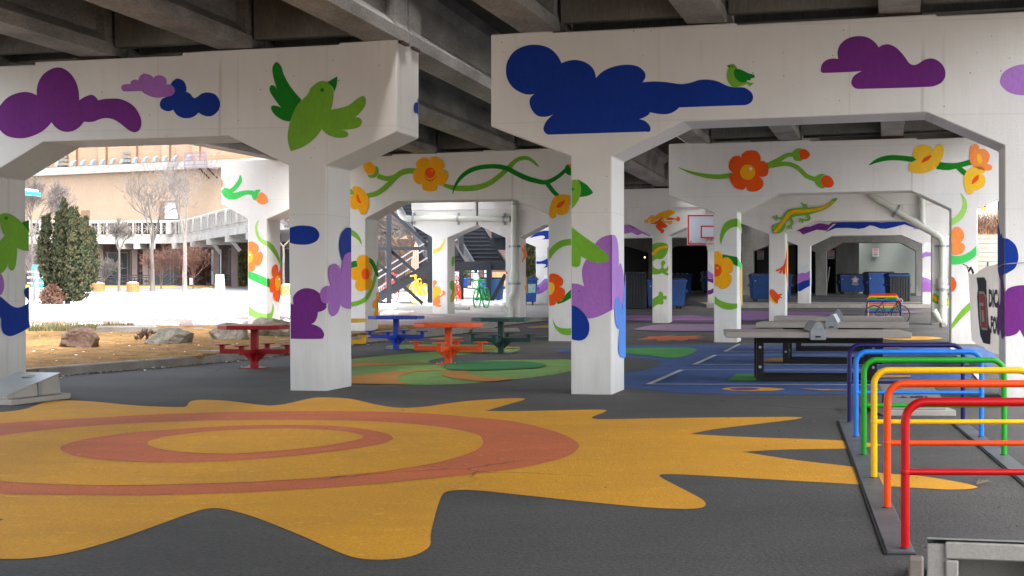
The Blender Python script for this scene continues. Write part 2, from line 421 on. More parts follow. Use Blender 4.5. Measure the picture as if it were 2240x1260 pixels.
tag(drape('road',pxl([(-320,642.5),(65,642),(400,641.5),(700,641.5),(1135,641.5),(1135,629),(700,628),(400,628),(65,628),(-320,628)]),5,lambda x,y:hl(x,y)+.02,ROAD),'grey street between the snow and the fence','road',kind='structure')
YK=mat('yellow_kerb_paint',(.5,.28,.04),rough=.7,var=.2,scale=1,fine=10)
b=MB()
for x0,x1 in((-320,386),(398,452),(462,1140)):
    a=gp(x0,628.6);c=gp(x1,628.2); b.beam(a+Vector((0,0,.06)),c+Vector((0,0,.06)),.35,.18)
tag(b.build('kerb',YK),'yellow painted kerb along the far side of the street','kerb',kind='structure')
# curb of the mulch bed
b=MB(); pts=open_cr([c for c in CURB[1:-2]],10); pts=[p for p in pts if p.y<82]
L=[];T=[]
for i,p in enumerate(pts):
    d=pts[min(i+1,len(pts)-1)]-pts[max(i-1,0)]; d=Vector((d.x,d.y,0)).normalized(); n=Vector((-d.y,d.x,0)); zt=hl(p.x-.1,p.y)+.035
    L.append([p+Vector((0,0,-.05)),Vector((p.x,p.y,zt-.02))+n*.012,Vector((p.x,p.y,zt))+n*.035,Vector((p.x,p.y,zt))+n*.16,p+n*.16+Vector((0,0,-.05))])
for a,c in zip(L,L[1:]):
    for j in range(4): b.poly([a[j],c[j],c[j+1],a[j+1]])
tag(b.build('curb',CURBC),'weathered concrete curb edging the mulch bed','curb',kind='structure')
b=MB(); b.box((50.0,78.3-.09,.41),(82,.2,.17)); 
tag(b.build('curb',CURBC),'pale concrete curb crossing in front of the dumpsters','curb',kind='structure')
# shallow sidewalk slab behind that curb
b=MB(); b.poly([(9.02,78.32,.492),(60,78.32,.492),(60,82,.555),(9.02,82,.555)])
tag(b.build('sidewalk',PAVE),'concrete strip behind the far curb','sidewalk',kind='structure')

b=MB(); b.mesh([(x0+.22*(y-22.75),y,hr(20,y)+.02) for y in(-30,20,62,78.28) for x0 in(10.3,60)],[(2*i,2*i+1,2*i+3,2*i+2) for i in range(3)])  # unseen pale ground, added to bounce daylight onto the piers
tag(b.build('pavement',PAVE),'unseen pale paving added to bounce daylight under the right side of the viaduct','pavement',kind='structure')
# ------------------------------------------------------------------ painted ground
def gpart(name,layers,Z=(0,0,1),flat=True,h0=.003,label=None):
    b=MB(); mats=[]
    for i,l in enumerate(layers):
        m=GP[l[0]]
        if m not in mats: mats.append(m)
        pp=shape(l[1:],Z) if isinstance(l[1],str) else l[1]
        if flat: q=[gz(max(min(p.x,9000),-9000),p.y,0) for p in pp]; q=[Vector((p.x,p.y,h0+.0025*i)) for p in q]
        else: q=[gp(p.x,p.y,h0+.012+.004*i) for p in pp]
        b.poly(q,mats.index(m))
    o=b.build(name,mats,GROUND)
    return tag(o,label)
sun=[(-120,905),(0,902),(55,895),(100,880),(140,876),(200,878.5),(300,887.5),(400,891),(410,887.5,1),(417,878.5),(440,875),(500,877.5),(585,887.5),(625,884),(685,871),(725,870),(770,873.5),(825,886),(875,892.5),(930,890),(975,883.5),(1030,877),(1120,871.5),(1149,873),(1120,882.5),(1062,899,1),(1120,900),(1305,896.5),(1327,899),(1294,914),(1310,917.5),(1470,915),(1720,912.5),(1755,914),(1735,918.5),(1570,938.5),(1509,950,1),(1620,956),(1855,965),(1932,974,1),(1857,981.5),(1720,984),(1625,989,1),(1745,1007.5),(1877,1023.5),(1925,1035),(2010,1041.5),(2095,1055),(2139,1066),(2125,1070),(2070,1071.5),(1890,1061),(1720,1051.5),(1520,1040),(1460,1038),(1442,1040),(1450,1047.5),(1535,1092.5),(1544,1104),(1535,1111.5),(1490,1114),(1395,1109),(1120,1081.5),(1050,1074),(1000,1073),(972,1078.5),(962,1095),(950,1135),(942,1170),(940,1195),(915,1212.5),(875,1222.5),(810,1225),(760,1216),(665,1175),(565,1135),(500,1116),(465,1112.5),(430,1119),(350,1147.5),(250,1182.5),(150,1210),(65,1222.5),(0,1223.5),(-120,1215),(-200,1190),(-80,1165),(9,1137,1),(-60,1131),(-400,1120),(-700,1060),(-800,990),(-600,930),(-300,912)]
gpart('painted_sun',[('ye','p',sun),
 ('og','p',[(1120,922.5),(1180,935),(1240,955),(1267,975),(1250,995),(1195,1012.5),(1120,1027.5),(900,1052.5),(650,1072.5),(350,1084),(150,1083.5),(0,1081),(-200,1060),(-340,1020),(-360,980),(-240,948),(0,926.5),(200,915),(400,905),(675,900),(900,903.5),(1050,915)]),
 ('ye','p',[(1057,970),(1045,952.5),(950,934),(800,922.5),(575,920.5),(350,925),(150,937.5),(0,955),(-130,980),(-150,1010),(-100,1040),(0,1055),(200,1063.5),(350,1062.5),(600,1053.5),(800,1037.5),(950,1015),(1040,987.5)]),
 ('og','p',[(860,962.5),(845,950),(750,935),(600,931.5),(450,936.5),(275,950),(165,967.5),(131,982.5),(165,1000),(275,1011.5),(400,1014),(550,1007.5),(725,990),(825,975)]),
 ('ye','p',[(795,959),(760,947.5),(650,940.5),(525,942.5),(400,952.5),(325,967.5),(325,977.5),(380,990),(495,995),(600,990),(725,976)])],label='yellow and orange sun with wavy rays painted on the asphalt')
D4=(760,680,.22321); D1=(1360,660,.17458); D2=(1570,670,.19643)
gpart('painted_swirl',[('lg','p',[(-100,492),(50,472),(400,435),(700,412),(880,395),(700,378),(450,365),(372,353),(450,338),(700,330),(1100,328),(1500,342),(1693,370),(1650,398),(1450,415),(1250,420),(1050,440),(900,465),(790,495),(830,515),(950,515),(1150,500),(1500,485),(1850,480),(2300,490),(2320,560),(2180,592),(2000,630),(1700,665),(1400,695),(1150,715),(900,725),(500,727),(250,722),(0,712),(-100,700)]),
 ('ob','s',[(0,498,8),(400,497,11),(790,500,3)]),('ob','p',[(-60,521),(400,514),(850,519,1),(500,531),(200,541),(-60,557)]),
 ('ob','p',[(-60,652,1),(250,620),(500,598),(750,585),(1000,576,1),(990,585),(800,592),(650,605),(540,630),(485,665),(500,690),(645,724,1),(300,724),(-60,713,1)]),
 ('ob','p',[(925,630),(960,605),(1050,595),(1180,593,1),(1180,615),(1250,640),(1400,658),(1640,668,1),(1500,690),(1300,697),(1100,675),(960,650)]),
 ('ob','s',[(1110,385,8),(1400,375,12),(1690,364,10)]),('ob','s',[(1080,408,13),(1300,412,10),(1500,410,6)]),
 ('dg','p',[(945,550),(1000,520),(1200,505),(1500,502),(1800,512),(1940,535),(1900,560),(1700,575),(1400,588),(1100,590),(980,578)])],D4,label='green and ochre swirls painted around the picnic tables')
gpart('painted_patch',[('ob','p',[(802,275),(900,260),(1050,254),(1145,262),(1050,275),(900,283)]),('ob','p',[(1760,166),(1850,150),(1985,146,1),(1985,168,1),(1850,167)]),('sg','p',[(1870,150),(1985,135,1),(1985,148,1)]),('bl','p',[(2045,398),(2100,382),(2320,373,1),(2320,420,1),(2100,412)]),('pu','s',[(1820,262,6),(1985,257,7)]),('sg','s',[(1820,272,6),(1985,274,6)])],D4)
gpart('painted_court',[('bl','p',[(1262,837),(1254,800),(1290,768),(1370,757),(1465,754.5),(1657,754),(1900,756),(2100,757),(2168,768),(2178,790),(2150,815),(2060,845),(1950,858),(1850,863),(1680,863),(1570,862.5),(1482,859),(1412,852),(1370,848.5)])],label='blue court with white boxes painted under the table tennis tables')
gpart('painted_court_detail',[('as_','p',[(-300,790),(-150,712),(60,700),(300,720),(480,745),(460,790),(350,840),(60,890),(-200,870)]),
 ('sg','p',[(-300,640),(-300,600),(60,588),(500,578),(800,580),(940,605),(880,652),(690,708),(350,680),(60,655)]),
 ('sg','p',[(1318,1000,1),(1440,915,1),(3300,915,1),(3100,1000,1)])],D1,h0=.007)
gpart('painted_court_detail',[('ye','p',[(48,925),(150,908),(350,905),(600,912),(750,928),(650,943),(400,948),(150,942)]),('vi','p',[(125,925),(250,913),(400,915),(470,925),(380,937),(200,937)]),('ye','p',[(920,923,1),(1050,938),(1250,946),(1490,940,1),(1250,936),(1050,929)]),
 ('ob','p',[(420,631,1),(590,587,1),(760,587,1),(740,631,1)]),('ob','p',[(1800,780,1),(2150,780,1),(2150,800,1),(1800,806,1)]),('sg','p',[(1830,628,1),(2100,628,1),(2115,648,1),(1820,648,1)]),('ob','p',[(1860,470,1),(2060,470,1),(2060,478,1),(1860,478,1)])],D2,h0=.007)
def strip(b,a,c,w,z):
    d=(c-a).normalized(); n=Vector((-d.y,d.x,0))*w/2
    b.poly([Vector((p.x,p.y,z)) for p in (a-n-d*w/2,c-n+d*w/2,c+n+d*w/2,a+n-d*w/2)])
b=MB()
for fl,bl,br,fr2 in(((1419,843.7),(1491,812),(2128,812.5),(2156,846)),((1519,800),(1565,779),(2096,779.5),(2116,801)),((1586,771),(1618,754.5),(2074,755),(2090,771.5))):
    q=[gz(*p) for p in(fl,bl,br,fr2)]
    for i in range(4): strip(b,q[i],q[(i+1)%4],.085,.0245+.0003*i)
b.build('court_line',GP['wh'],GROUND)
gpart('painted_patch',[('pu','p',[(-60,205),(60,178),(200,172),(380,178),(640,182),(850,172),(1030,185),(1150,190,1),(1150,258,1),(900,258),(640,252),(380,256),(200,250),(60,235)]),('pk','p',[(60,222),(300,215),(640,222),(1000,212),(1150,215,1),(1150,232,1),(800,238),(300,236)]),
 ('pk','p',[(140,358,1),(300,315),(500,293),(1250,293,1),(1650,300),(1850,310,1),(1850,330),(1150,375),(700,375),(300,365)]),
 ('pu','p',[(1440,140),(1600,125),(1760,125),(2000,128),(2400,135),(2700,142),(3000,150),(2700,165),(2000,215),(1600,247),(1440,220)]),
 ('pk','p',[(3380,138),(3560,128),(3760,140),(3560,148)])],D1,flat=False)
gpart('painted_patch',[('rs','l',[(190,478),(330,446),(325,430),(470,434),(600,421),(700,431),(1010,422),(940,437),(1060,441),(900,456),(1030,468),(830,466),(820,480),(740,492),(650,478),(560,490),(440,488),(460,472),(300,480)])],D1,label='rust orange splash painted on the asphalt')
gpart('painted_patch',[('lb','p',[(1330,1042),(1440,1034),(1540,1038),(1540,1050),(1420,1052)]),('ye','p',[(1160,1195),(1260,1182),(1430,1178),(1570,1184),(1615,1192),(1500,1202),(1280,1206)]),('ob','p',[(1400,1190),(1480,1185),(1540,1190),(1480,1195)])],(1600,400,.28571),h0=.006)
# ------------------------------------------------------------------ bridge piers (front outlines measured on the photo, set in their own planes)
G3=Vector((G.x,G.y,0))
DEPTH=1.09
def pier(Y0,outline,label,m=WHITE,depth=DEPTH,loc_px=None):
    pl=face_plane(Y0)
    pts=[]; foots=[]
    for q in outline:
        if q[0]=='b':
            w=pl.hit(q[1],HY); z=min(terr(w.x,w.y),terr(w.x+.2,w.y+1))-.06; p=Vector((w.x,w.y,z)); foots.append(p)
        else: p=pl.hit(*q)
        pts.append(p)
    base=Vector(foots[0]); base.z+=.06
    b=MB(); b.prism(pts,G3*depth)
    o=b.build('bridge_pier',m,None,world=True,loc=base,bevel=.022)
    tag(o,label,'pier')
    o['_x']=0; del o['_x']
    return o,pl
def side_plane(pl,px):
    """plane of the column side that starts at the picture column px"""
    p=pl.hit(px,HY); return VPlane(p.x,p.y,(G.x,G.y))
def decal(root,name,pl,Z,layers,lo=None,hi=None,off=.003,label=None):
    S=[]
    for i,l in enumerate(layers):
        pp=clipx(shape(l[1:],Z),lo,hi)
        if len(pp)<3: continue
        bb=(min(p.x for p in pp),max(p.x for p in pp),min(p.y for p in pp),max(p.y for p in pp)); S.append((i,P[l[0]],pp,bb))
    left=list(range(len(S)))
    while left:
        grp=[left.pop(0)]; k=0
        while k<len(grp):
            A=S[grp[k]][3]
            for j in left[:]:
                B=S[j][3]
                if A[0]<=B[1] and B[0]<=A[1] and A[2]<=B[3] and B[2]<=A[3]: grp.append(j); left.remove(j)
            k+=1
        b=MB(); mats=[]
        for j in sorted(grp):
            i,m,pp,_=S[j]
            if m not in mats: mats.append(m)
            b.poly([pl.hit(p.x,p.y,off+.0012*i) for p in pp],mats.index(m))
        tag(b.build(name,mats,root,world=True),label)
Z1=(0,0,.334821);Z2=(700,0,.334821);Z3=(1490,0,.334821);Z4=(0,420,.334821)
A1=(0,440,.31746);A2=(460,320,.31746);A3=(740,320,.31746);A4=(1060,400,.31746);A5=(1960,400,.22222);A6=(2040,560,.26991)
B4=(980,440,.22222);B5=(1360,400,.22222);B7=(1640,440,.190476);C3=(1600,400,.285714);PX=(0,0,1)

# ---- first pier, left half
o,pl=pier(22.9,[(-700,187),(-330,163),(-330,157),(77,141.5),(77,135.5),(399,121),(399,114.5),(742,97),(742,93.5),(868,86),(868,288),(712,362),('b',715),('b',635),(631,361),(500,297),(95,310),(-28,385),('b',-26),('b',-115),(-115,385),(-250,300),(-700,318)],
 'white pier with purple clouds and a flying green bird painted on its beam')
D=lambda *a,**k: decal(o,*a,**k)
D('painted_cloud',pl,Z1,[('dp','p',[(-40,780),(-20,740),(0,690),(60,630),(160,600),(240,622,1),(250,540),(300,470),(385,440),(460,480),(505,560),(517,655,1),(560,630),(605,620),(640,655,1),(700,645),(790,648),(870,690),(915,760),(923,810),(910,850),(878,865),(840,850),(790,810),(740,780),(690,772),(650,780),(605,796),(548,795,1),(500,845),(440,862),(380,845),(337,798,1),(280,855),(200,893),(130,904),(50,890),(0,850)])])
D('painted_cloud',pl,Z1,[('rb','p',[(1115,550),(1140,520),(1165,513),(1200,530),(1218,570),(1215,600,1),(1240,610),(1268,640),(1290,632),(1320,610),(1365,604),(1410,620),(1438,670),(1428,720),(1390,755),(1355,760),(1320,750),(1298,735,1),(1260,765),(1210,773),(1160,755),(1132,717,1),(1095,727),(1055,710),(1043,680),(1060,645),(1110,620)])],off=.001)
D('painted_cloud',pl,Z1,[('ml','p',[(792,575),(800,555),(850,550,1),(860,528),(880,520),(903,525,1),(920,490),(955,482),(990,495),(1003,508,1),(1030,492),(1060,495),(1085,515),(1087,552,1),(1120,555),(1143,590),(1125,622),(1070,635),(1010,637),(950,615),(925,595,1),(850,597),(805,595)])])
D('painted_bird',pl,Z1,[('dg','p',[(1805,405),(1780,440),(1785,500),(1810,583,1),(1790,560),(1770,558),(1760,580),(1775,620),(1835,702,1),(1800,690),(1775,692),(1772,715),(1800,755),(1850,785),(1895,793,1),(1970,650,1),(1900,570),(1855,490),(1835,430)]),
 ('lg','p',[(1900,988,1),(1882,930),(1880,870),(1900,780),(1940,690),(2010,615),(2030,575),(2080,535),(2120,530),(2155,550),(2178,600),(2172,680),(2162,715,1),(2271,690),(2341,640),(2376,627),(2391,650),(2381,700),(2319,768,1),(2353,772),(2365,800),(2346,830),(2291,845),(2231,847,1),(2266,860),(2277,880),(2261,897),(2201,900),(2141,880),(2103,842,1),(2060,900),(1990,955)]),
 ('dg','p',[(2138,537,1),(2203,498,1),(2201,550),(2182,603,1),(2172,570)]),('dg','e',(2105,588,13))])
sp=side_plane(pl,868)
D('painted_cloud',sp,Z2,[('rb','p',[(652,630,1),(637,650),(640,668,1),(620,672),(612,700),(618,735),(635,738,1),(640,750),(652,757,1)])],hi=915)
sp=side_plane(pl,714.5)
fl=[('rb','p',[(975,565,1),(940,563),(905,600),(890,680),(900,760),(915,795,1),(975,740,1)]),('ml','p',[(975,730,1),(930,745),(910,800),(903,880,1),(890,830),(855,808),(820,830),(815,890),(832,965,1),(800,962),(765,985),(757,1030),(775,1075),(820,1080,1),(815,1120),(830,1165),(850,1170),(880,1145),(898,1085,1),(920,1110),(975,1121,1)])]
D('painted_flower',sp,A2,fl,lo=714.3,hi=768.5)
D('painted_flower',pl,A2,fl,hi=714.3,off=.007)
D('painted_spot',pl,A2,[('rb','p',[(546,563,1),(600,548),(660,547),(720,560),(752,605),(735,650),(680,675),(620,678),(570,672),(546,660,1)])])
D('painted_cloud',pl,PX,[('dp','p',[(635.5,662.5,1),(641,666),(641,650),(650.5,637.5),(666.3,630.5),(685.4,632.7),(699.7,642.2),(710.8,656.5),(716.5,666),(710.8,677),(695.6,682.5,1),(693.3,694.6),(688.6,704),(680.6,708.9,1),(699.8,716.3),(709,729.7),(706.5,739.8),(699.8,741.4),(636,740.8,1)])],hi=714.3)
sp=side_plane(pl,-26)
D('painted_bird',sp,Z4,[('dg','p',[(140,200,1),(190,183,1),(190,265,1)]),('lg','p',[(-70,200),(0,150),(40,138),(90,155),(150,208,1),(188,258,1),(188,388,1),(150,380),(112,365,1),(110,430),(100,490),(85,512),(65,505),(52,460,1),(40,500),(10,530),(-40,530),(-70,400),(0,320),(35,285,1),(10,240),(0,190)]),('dg','e',(40,170,11))],lo=-24)
D('painted_cloud',sp,Z4,[('ml','p',[(0,530),(20,560),(28,610),(20,650),(0,675),(-60,640),(-60,560)]),('rb','p',[(0,680,1),(30,705),(80,745),(120,755),(170,735),(185,710),(165,680),(158,650),(170,627),(190,622,1),(192,885,1),(130,920),(70,942),(30,930),(12,900),(8,830,1),(0,820),(-60,830),(-60,690)])],lo=-24)

# ---- first pier, right half
o,pl=pier(22.9,[(1074,76),(1207,66.5),(1207,71),(1610,49.5),(1612,54),(2047,30.5),(2048,35),(2480,12),(2480,262),(2294,345),('b',2294),('b',2198),(2197,318),(2026,245),(1495,266),(1338,342),('b',1338),('b',1249),(1249,342),(1074,277)],
 'white pier with a long blue cloud and perched green bird on its beam')
D=lambda *a,**k: decal(o,*a,**k)
D('painted_cloud',pl,Z2,[('rb','p',[(1215,470),(1225,400),(1270,335),(1340,300),(1410,292),(1490,310),(1545,355),(1577,412,1),(1630,395),(1680,392),(1740,410),(1785,450),(1803,510,1),(1850,465),(1920,435),(2010,422),(2080,435),(2120,470),(2127,500),(2107,538,1),(2180,532),(2260,536),(2359,549),(2420,540),(2480,522),(2540,520),(2600,532),(2660,560),(2705,570),(2770,572),(2815,600),(2830,635),(2815,670),(2775,687,1),(2345,702,1),(2330,718),(2290,740),(2240,747),(2156,733,1),(2140,755),(2085,778,1),(2130,795),(2158,830),(2155,858),(2130,860,1),(1490,880,1),(1465,860),(1460,835),(1480,790),(1525,748,1),(1470,763),(1420,755),(1380,710),(1370,650),(1403,613,1),(1340,615),(1270,580),(1230,530)])])
D('painted_bird',pl,Z3,[('lg','p',[(320,422,1),(345,420),(370,450),(400,500),(430,535,1),(476,545,1),(447,565,1),(430,548,1),(380,565),(345,571),(315,545),(298,500),(305,455)]),('dg','p',[(345,465),(355,452),(385,452),(440,478),(478,490),(480,505),(455,512,1),(452,525),(430,522,1),(425,535),(390,537),(360,515),(345,490)]),('dg','p',[(296,430,1),(325,420,1),(318,445,1)]),('dg','e',(336,433,5))],off=.007)
D('painted_cloud',pl,Z3,[('dp','p',[(912,455),(920,420),(950,392),(990,382),(1027,385,1),(1022,340),(1040,290),(1090,250),(1160,235),(1220,245),(1265,275),(1290,310,1),(1320,293),(1360,290),(1410,315),(1460,370),(1490,412),(1520,425),(1550,415),(1590,390),(1640,382),(1690,405),(1722,450),(1725,500),(1700,540),(1650,563),(1600,568),(1180,581),(1140,578),(1115,555),(1112,530),(1130,495),(1180,465,1),(930,477),(915,470)])])
D('painted_cloud',pl,Z3,[('li','p',[(2083,535),(2110,470),(2170,435),(2240,420),(2330,440),(2360,520),(2320,600),(2240,622),(2160,610),(2110,580)])])
D('painted_bird',pl,PX,[('dg','p',[(1263,392,1),(1282.6,403.5),(1291.7,413),(1297.5,421.6,1),(1287,428),(1268,431,1)]),('lg','p',[(1250.5,394,1),(1266,396),(1271,418),(1266,436),(1258,449),(1250.5,457,1)]),('dg','e',(1253,414,3.2))],lo=1250.3)
sp=side_plane(pl,1338.5)
cl=[('ml','p',[(600,693,1),(650,698),(687,715,1),(675,660),(672,600),(690,545),(720,500),(765,415),(810,375),(860,360),(895,360),(912,385),(922,450),(925,580,1),(937,553),(950,590),(960,650),(962,760),(950,880),(945,850),(930,800),(920,787),(905,810),(898,870,1),(880,875),(800,915),(740,933),(700,930),(660,890),(600,846,1)])]
D('painted_cloud',pl,A4,cl,lo=1250.3,hi=1338)
D('painted_cloud',sp,A4,[('li',)+cl[0][1:]],lo=1338.5)  # same cloud in a paler tint, side light put into the colour
D('painted_wing',pl,A4,[('lg','p',[(600,305,1),(700,380),(800,450),(850,500),(862,523,1),(840,542),(800,550),(740,545),(690,520),(663,505,1),(662,540),(655,570),(630,582),(600,570,1)])],off=.007)
D('painted_spot',pl,A4,[('rb','p',[(600,843,1),(650,865),(700,920),(722,980),(715,1040),(690,1075),(650,1087),(600,1077,1)])],off=.007)
D('painted_spot',sp,A4,[('sb','p',[(973,620,1),(967,680),(960,760),(950,850),(947,890),(940,830),(925,790),(912,787),(900,830),(898,900),(905,970),(920,1005),(933,1000,1),(925,1080),(922,1150),(935,1195),(955,1208),(973,1200,1)])],off=.007)
D('painted_spot',pl,A5,[('rb','p',[(1072,545,1),(1120,560),(1180,620),(1205,710),(1200,770),(1170,840),(1110,880),(1072,900,1)])],lo=2199)
D('painted_cloud',pl,A6,[('dp','p',[(588,300,1),(610,265),(660,245),(740,237),(850,260),(900,400),(850,560),(741,660,1),(725,630),(706,597,1),(680,630),(630,648),(588,650,1)])],lo=2199)
sp=side_plane(pl,2197.5)
D('painted_spot',sp,A5,[('rb','p',[(1000,160,1),(1012,200),(1005,400),(1018,455),(1025,520,1),(1040,500),(1050,540),(1068,545,1),(1068,900,1),(1050,910),(1030,960),(1010,900),(1000,850,1)])])
D('painted_cloud',sp,A6,[('dp','p',[(548,160,1),(560,150),(572,220),(581,300,1),(581,650,1),(562,672),(548,600),(535,640,1),(526,560),(528,380),(545,400,1),(550,330)])],off=.007)

# ---- second row, middle pier with the smiling flower
o,pl=pier(43.5,[(690,349),(824,342),(858,340),(858,337.5),(1057,331),(1057,328.5),(1195,325),(1300,322),(1300,430),(1252,470),('b',1252),('b',1200),(1200,470),(1124,436),(869.5,440),(799.7,478),('b',799.7),('b',750),(750,478),(690,440)],
 'white pier with yellow flowers on long green stems, behind the picnic tables')
D=lambda *a,**k: decal(o,*a,**k)
D('painted_vine',pl,A3,[('lg','s',[(715,262,20),(780,283,34),(850,290,40),(950,285,40),(1040,255,36),(1110,205,34),(1170,150,34),(1230,95,30),(1290,80,28),(1335,98,22),(1365,125,16),(1380,142,6)]),
 ('dg','s',[(788,330,4),(800,285,14),(840,220,26),(900,172,32),(980,145,32),(1080,138,32),(1160,152,34),(1220,183,34),(1287,215,36),(1350,235,34),(1435,247,32),(1519,205,28),(1588,142,24)]),('dg','s',[(1433,246,30),(1480,309,30),(1518,346,28)]),('dg','p',[(1562,147),(1580,125),(1605,155),(1607,200),(1570,188)]),('po','p',[(1580,122,1),(1607,122,1),(1607,150,1)]),
 ('lg','s',[(270,205,34),(330,222,36),(385,215,40),(430,185,38),(480,170,40),(550,172,36)]),('lg','s',[(395,212,34),(340,270,38),(270,322,36),(195,342,32)]),('lg','p',[(78,290,1),(110,315),(112,330),(78,333,1)])],lo=764,hi=1251)
D('painted_bud',pl,A3,[('lg','p',[(255,135,1),(275,150),(275,185),(255,215),(215,215),(200,198,1),(245,185)]),('ye','p',[(170,130),(185,105),(215,105),(255,145),(250,180),(210,195),(180,165)])],off=.011)
D('painted_flower',pl,A3,[('ye','p',[(633,110,1),(640,75),(690,78),(730,120),(725,150),(690,168,1),(740,168),(758,195),(745,240),(715,272),(678,260,1),(680,290),(672,305),(630,312),(585,300),(577,280),(580,248,1),(560,265),(525,240),(515,190),(525,165),(550,158,1),(537,140),(540,105),(580,80),(615,85)]),('ro','e',(633,183,36)),('ro','s',[(597,207,3),(610,227,8),(633,237,10),(657,227,8),(676,205,3)]),('ye','e',(645,168,7))],off=.015)
D('painted_flower',pl,A3,[('ye','p',[(100,278),(140,278),(180,310),(208,360),(208,420),(185,465),(160,470),(140,440),(137,425,1),(110,437),(80,410),(80,345,1),(112,330,1),(97,295)]),('ro','p',[(125,335),(135,333),(150,370),(160,392),(140,388),(128,365)])],off=.015)
D('painted_flower',pl,A4,[('ye','p',[(445,200),(455,150),(480,100),(530,80),(590,85,1),(592,155,1),(580,150,1),(580,185),(560,215),(520,222),(494,205,1),(490,235),(470,245),(450,235)]),('ro','p',[(495,165),(510,140),(553,118,1),(550,140),(520,170),(495,168)])],off=.015)
D('painted_vine',pl,A4,[('lg','p',[(444,465,1),(480,425),(530,395),(600,385,1),(600,430,1),(540,440),(490,475),(444,538,1)]),('dg','p',[(492,815,1),(530,812),(555,775),(600,730,1),(600,790,1),(550,820),(505,835,1)]),('lg','p',[(472,932,1),(490,980),(530,1000),(600,1000,1),(600,1047,1),(540,1045),(495,1010),(475,970)])],lo=1201)
D('painted_flower',pl,A4,[('ro','p',[(445,640,1),(460,625),(500,630),(540,665),(538,700),(515,717,1),(550,735),(552,780),(530,810),(492,818,1),(490,835),(470,845),(445,845,1)]),('yl','p',[(445,685,1),(470,690),(482,720),(470,760),(445,773,1)])],off=.011)
sp=side_plane(pl,799.5)
vine=[('lg','p',[(80,572,1),(120,590),(155,640),(160,683,1),(130,640),(80,610,1)]),('dg','p',[(84,800,1),(125,790),(135,828,1),(95,838),(84,845,1)]),('lg','s',[(90,1090,34),(140,1078,30),(190,1050,30),(225,990,24),(250,920,22),(278,780,14)]),('dg','p',[(205,765,1),(240,785),(270,850),(278,905,1),(255,880),(235,830),(215,800,1)])]
flo=[('ye','p',[(128,775),(150,752),(190,750),(212,770),(215,800),(235,840),(232,880),(225,905),(235,940),(215,990),(190,985),(160,1000),(125,985),(115,960),(125,925,1),(95,910),(85,880),(90,845),(135,830,1)]),('ro','e',(188,880,28,40))]
D('painted_vine',pl,A3,vine,lo=764,hi=799.3); D('painted_vine',sp,A3,vine,lo=799.7,hi=828)
D('painted_flower',pl,A3,flo,hi=799.3,off=.011); D('painted_flower',sp,A3,flo,lo=799.7,off=.011)
D('painted_flower',sp,A3,[('ye','p',[(278,1000,1),(262,1010),(258,1050),(240,1070),(238,1110),(255,1120),(245,1150),(250,1178),(278,1180,1)]),('ro','p',[(278,1040,1),(266,1090),(278,1140,1)])])

# ---- second row, right pier
o,pl=pier(43.5,[(1463,315),(1542,311),(1543,314),(1770,305.5),(1771,308.5),(2005,301.5),(2006,304.5),(2260,294),(2260,400),(2138.5,456),('b',2138.5),('b',2080),(2080,457),(1994,417),(1697,423.5),(1613,464),('b',1613),('b',1562),(1561,465.5),(1463,428)],
 'white pier with a red orange flower on its beam, behind the table tennis tables')
D=lambda *a,**k: decal(o,*a,**k)
D('painted_vine',pl,Z3,[('lg','s',[(-18,1094,3),(60,1125,16),(160,1148,28),(250,1155,32),(340,1143,34)]),('lg','s',[(555,1090,44),(630,1050,34),(690,1015,30),(735,1010,28)]),('lg','s',[(590,1080,36),(690,1070,30),(760,1095,30),(820,1150,30),(880,1172,30)]),('lg','p',[(725,1000),(745,975),(785,967,1),(770,1000),(775,1030),(795,1045,1),(770,1053),(740,1045)]),('lg','p',[(872,1185),(885,1150),(920,1135),(945,1140,1),(920,1155),(912,1190),(940,1225,1),(915,1230),(890,1215)]),
 ('ro','p',[(772,985),(790,973),(820,980),(842,1010),(825,1035),(795,1043),(775,1030)]),('ro','p',[(915,1170),(940,1145),(975,1155),(998,1195),(985,1220),(950,1225),(920,1205)])])
D('painted_flower',pl,Z3,[('ro','p',[(395,1010),(430,985),(490,987),(517,1020),(518,1050,1),(550,1058),(570,1090),(565,1140),(540,1155),(510,1152,1),(538,1190),(530,1225),(490,1250),(440,1248),(425,1220,1),(400,1240),(350,1225),(320,1180),(318,1150),(342,1130,1),(312,1100),(315,1055),(340,1025),(375,1018),(397,1033,1)]),('ye','e',(435,1125,50)),('wh','e',(456,1103,9))],off=.015)
D('painted_vine',pl,Z3,[('dg','s',[(1228,1078,6),(1280,1050,26),(1350,1032,34),(1430,1032,34),(1540,1045,36)]),('dg','s',[(1670,1080,50),(1740,1088,48),(1810,1080,36),(1895,1058,36)]),('dg','s',[(1800,1085,30),(1840,1120,34),(1880,1155,30)])])
D('painted_flower',pl,Z3,[('yl','p',[(1512,1010),(1530,965),(1570,945),(1620,955),(1650,985,1),(1665,955),(1695,943),(1715,965),(1710,1020),(1670,1090),(1610,1125),(1540,1132),(1490,1115),(1485,1090),(1500,1065),(1540,1045,1)]),('ro','p',[(1568,1064,1),(1590,1030),(1638,1012,1),(1615,1045)])],off=.011)
D('painted_flower',pl,Z3,[('po','p',[(1885,1000),(1895,955),(1920,940),(1945,955),(1942,975,1),(1985,975),(2015,1010),(2010,1050),(1995,1068,1),(2030,1085),(2025,1110),(1990,1115),(1930,1100),(1890,1060)]),('yl','p',[(1932,1025),(1940,1003),(1960,1020),(1968,1055),(1955,1070),(1937,1050)])],off=.011)
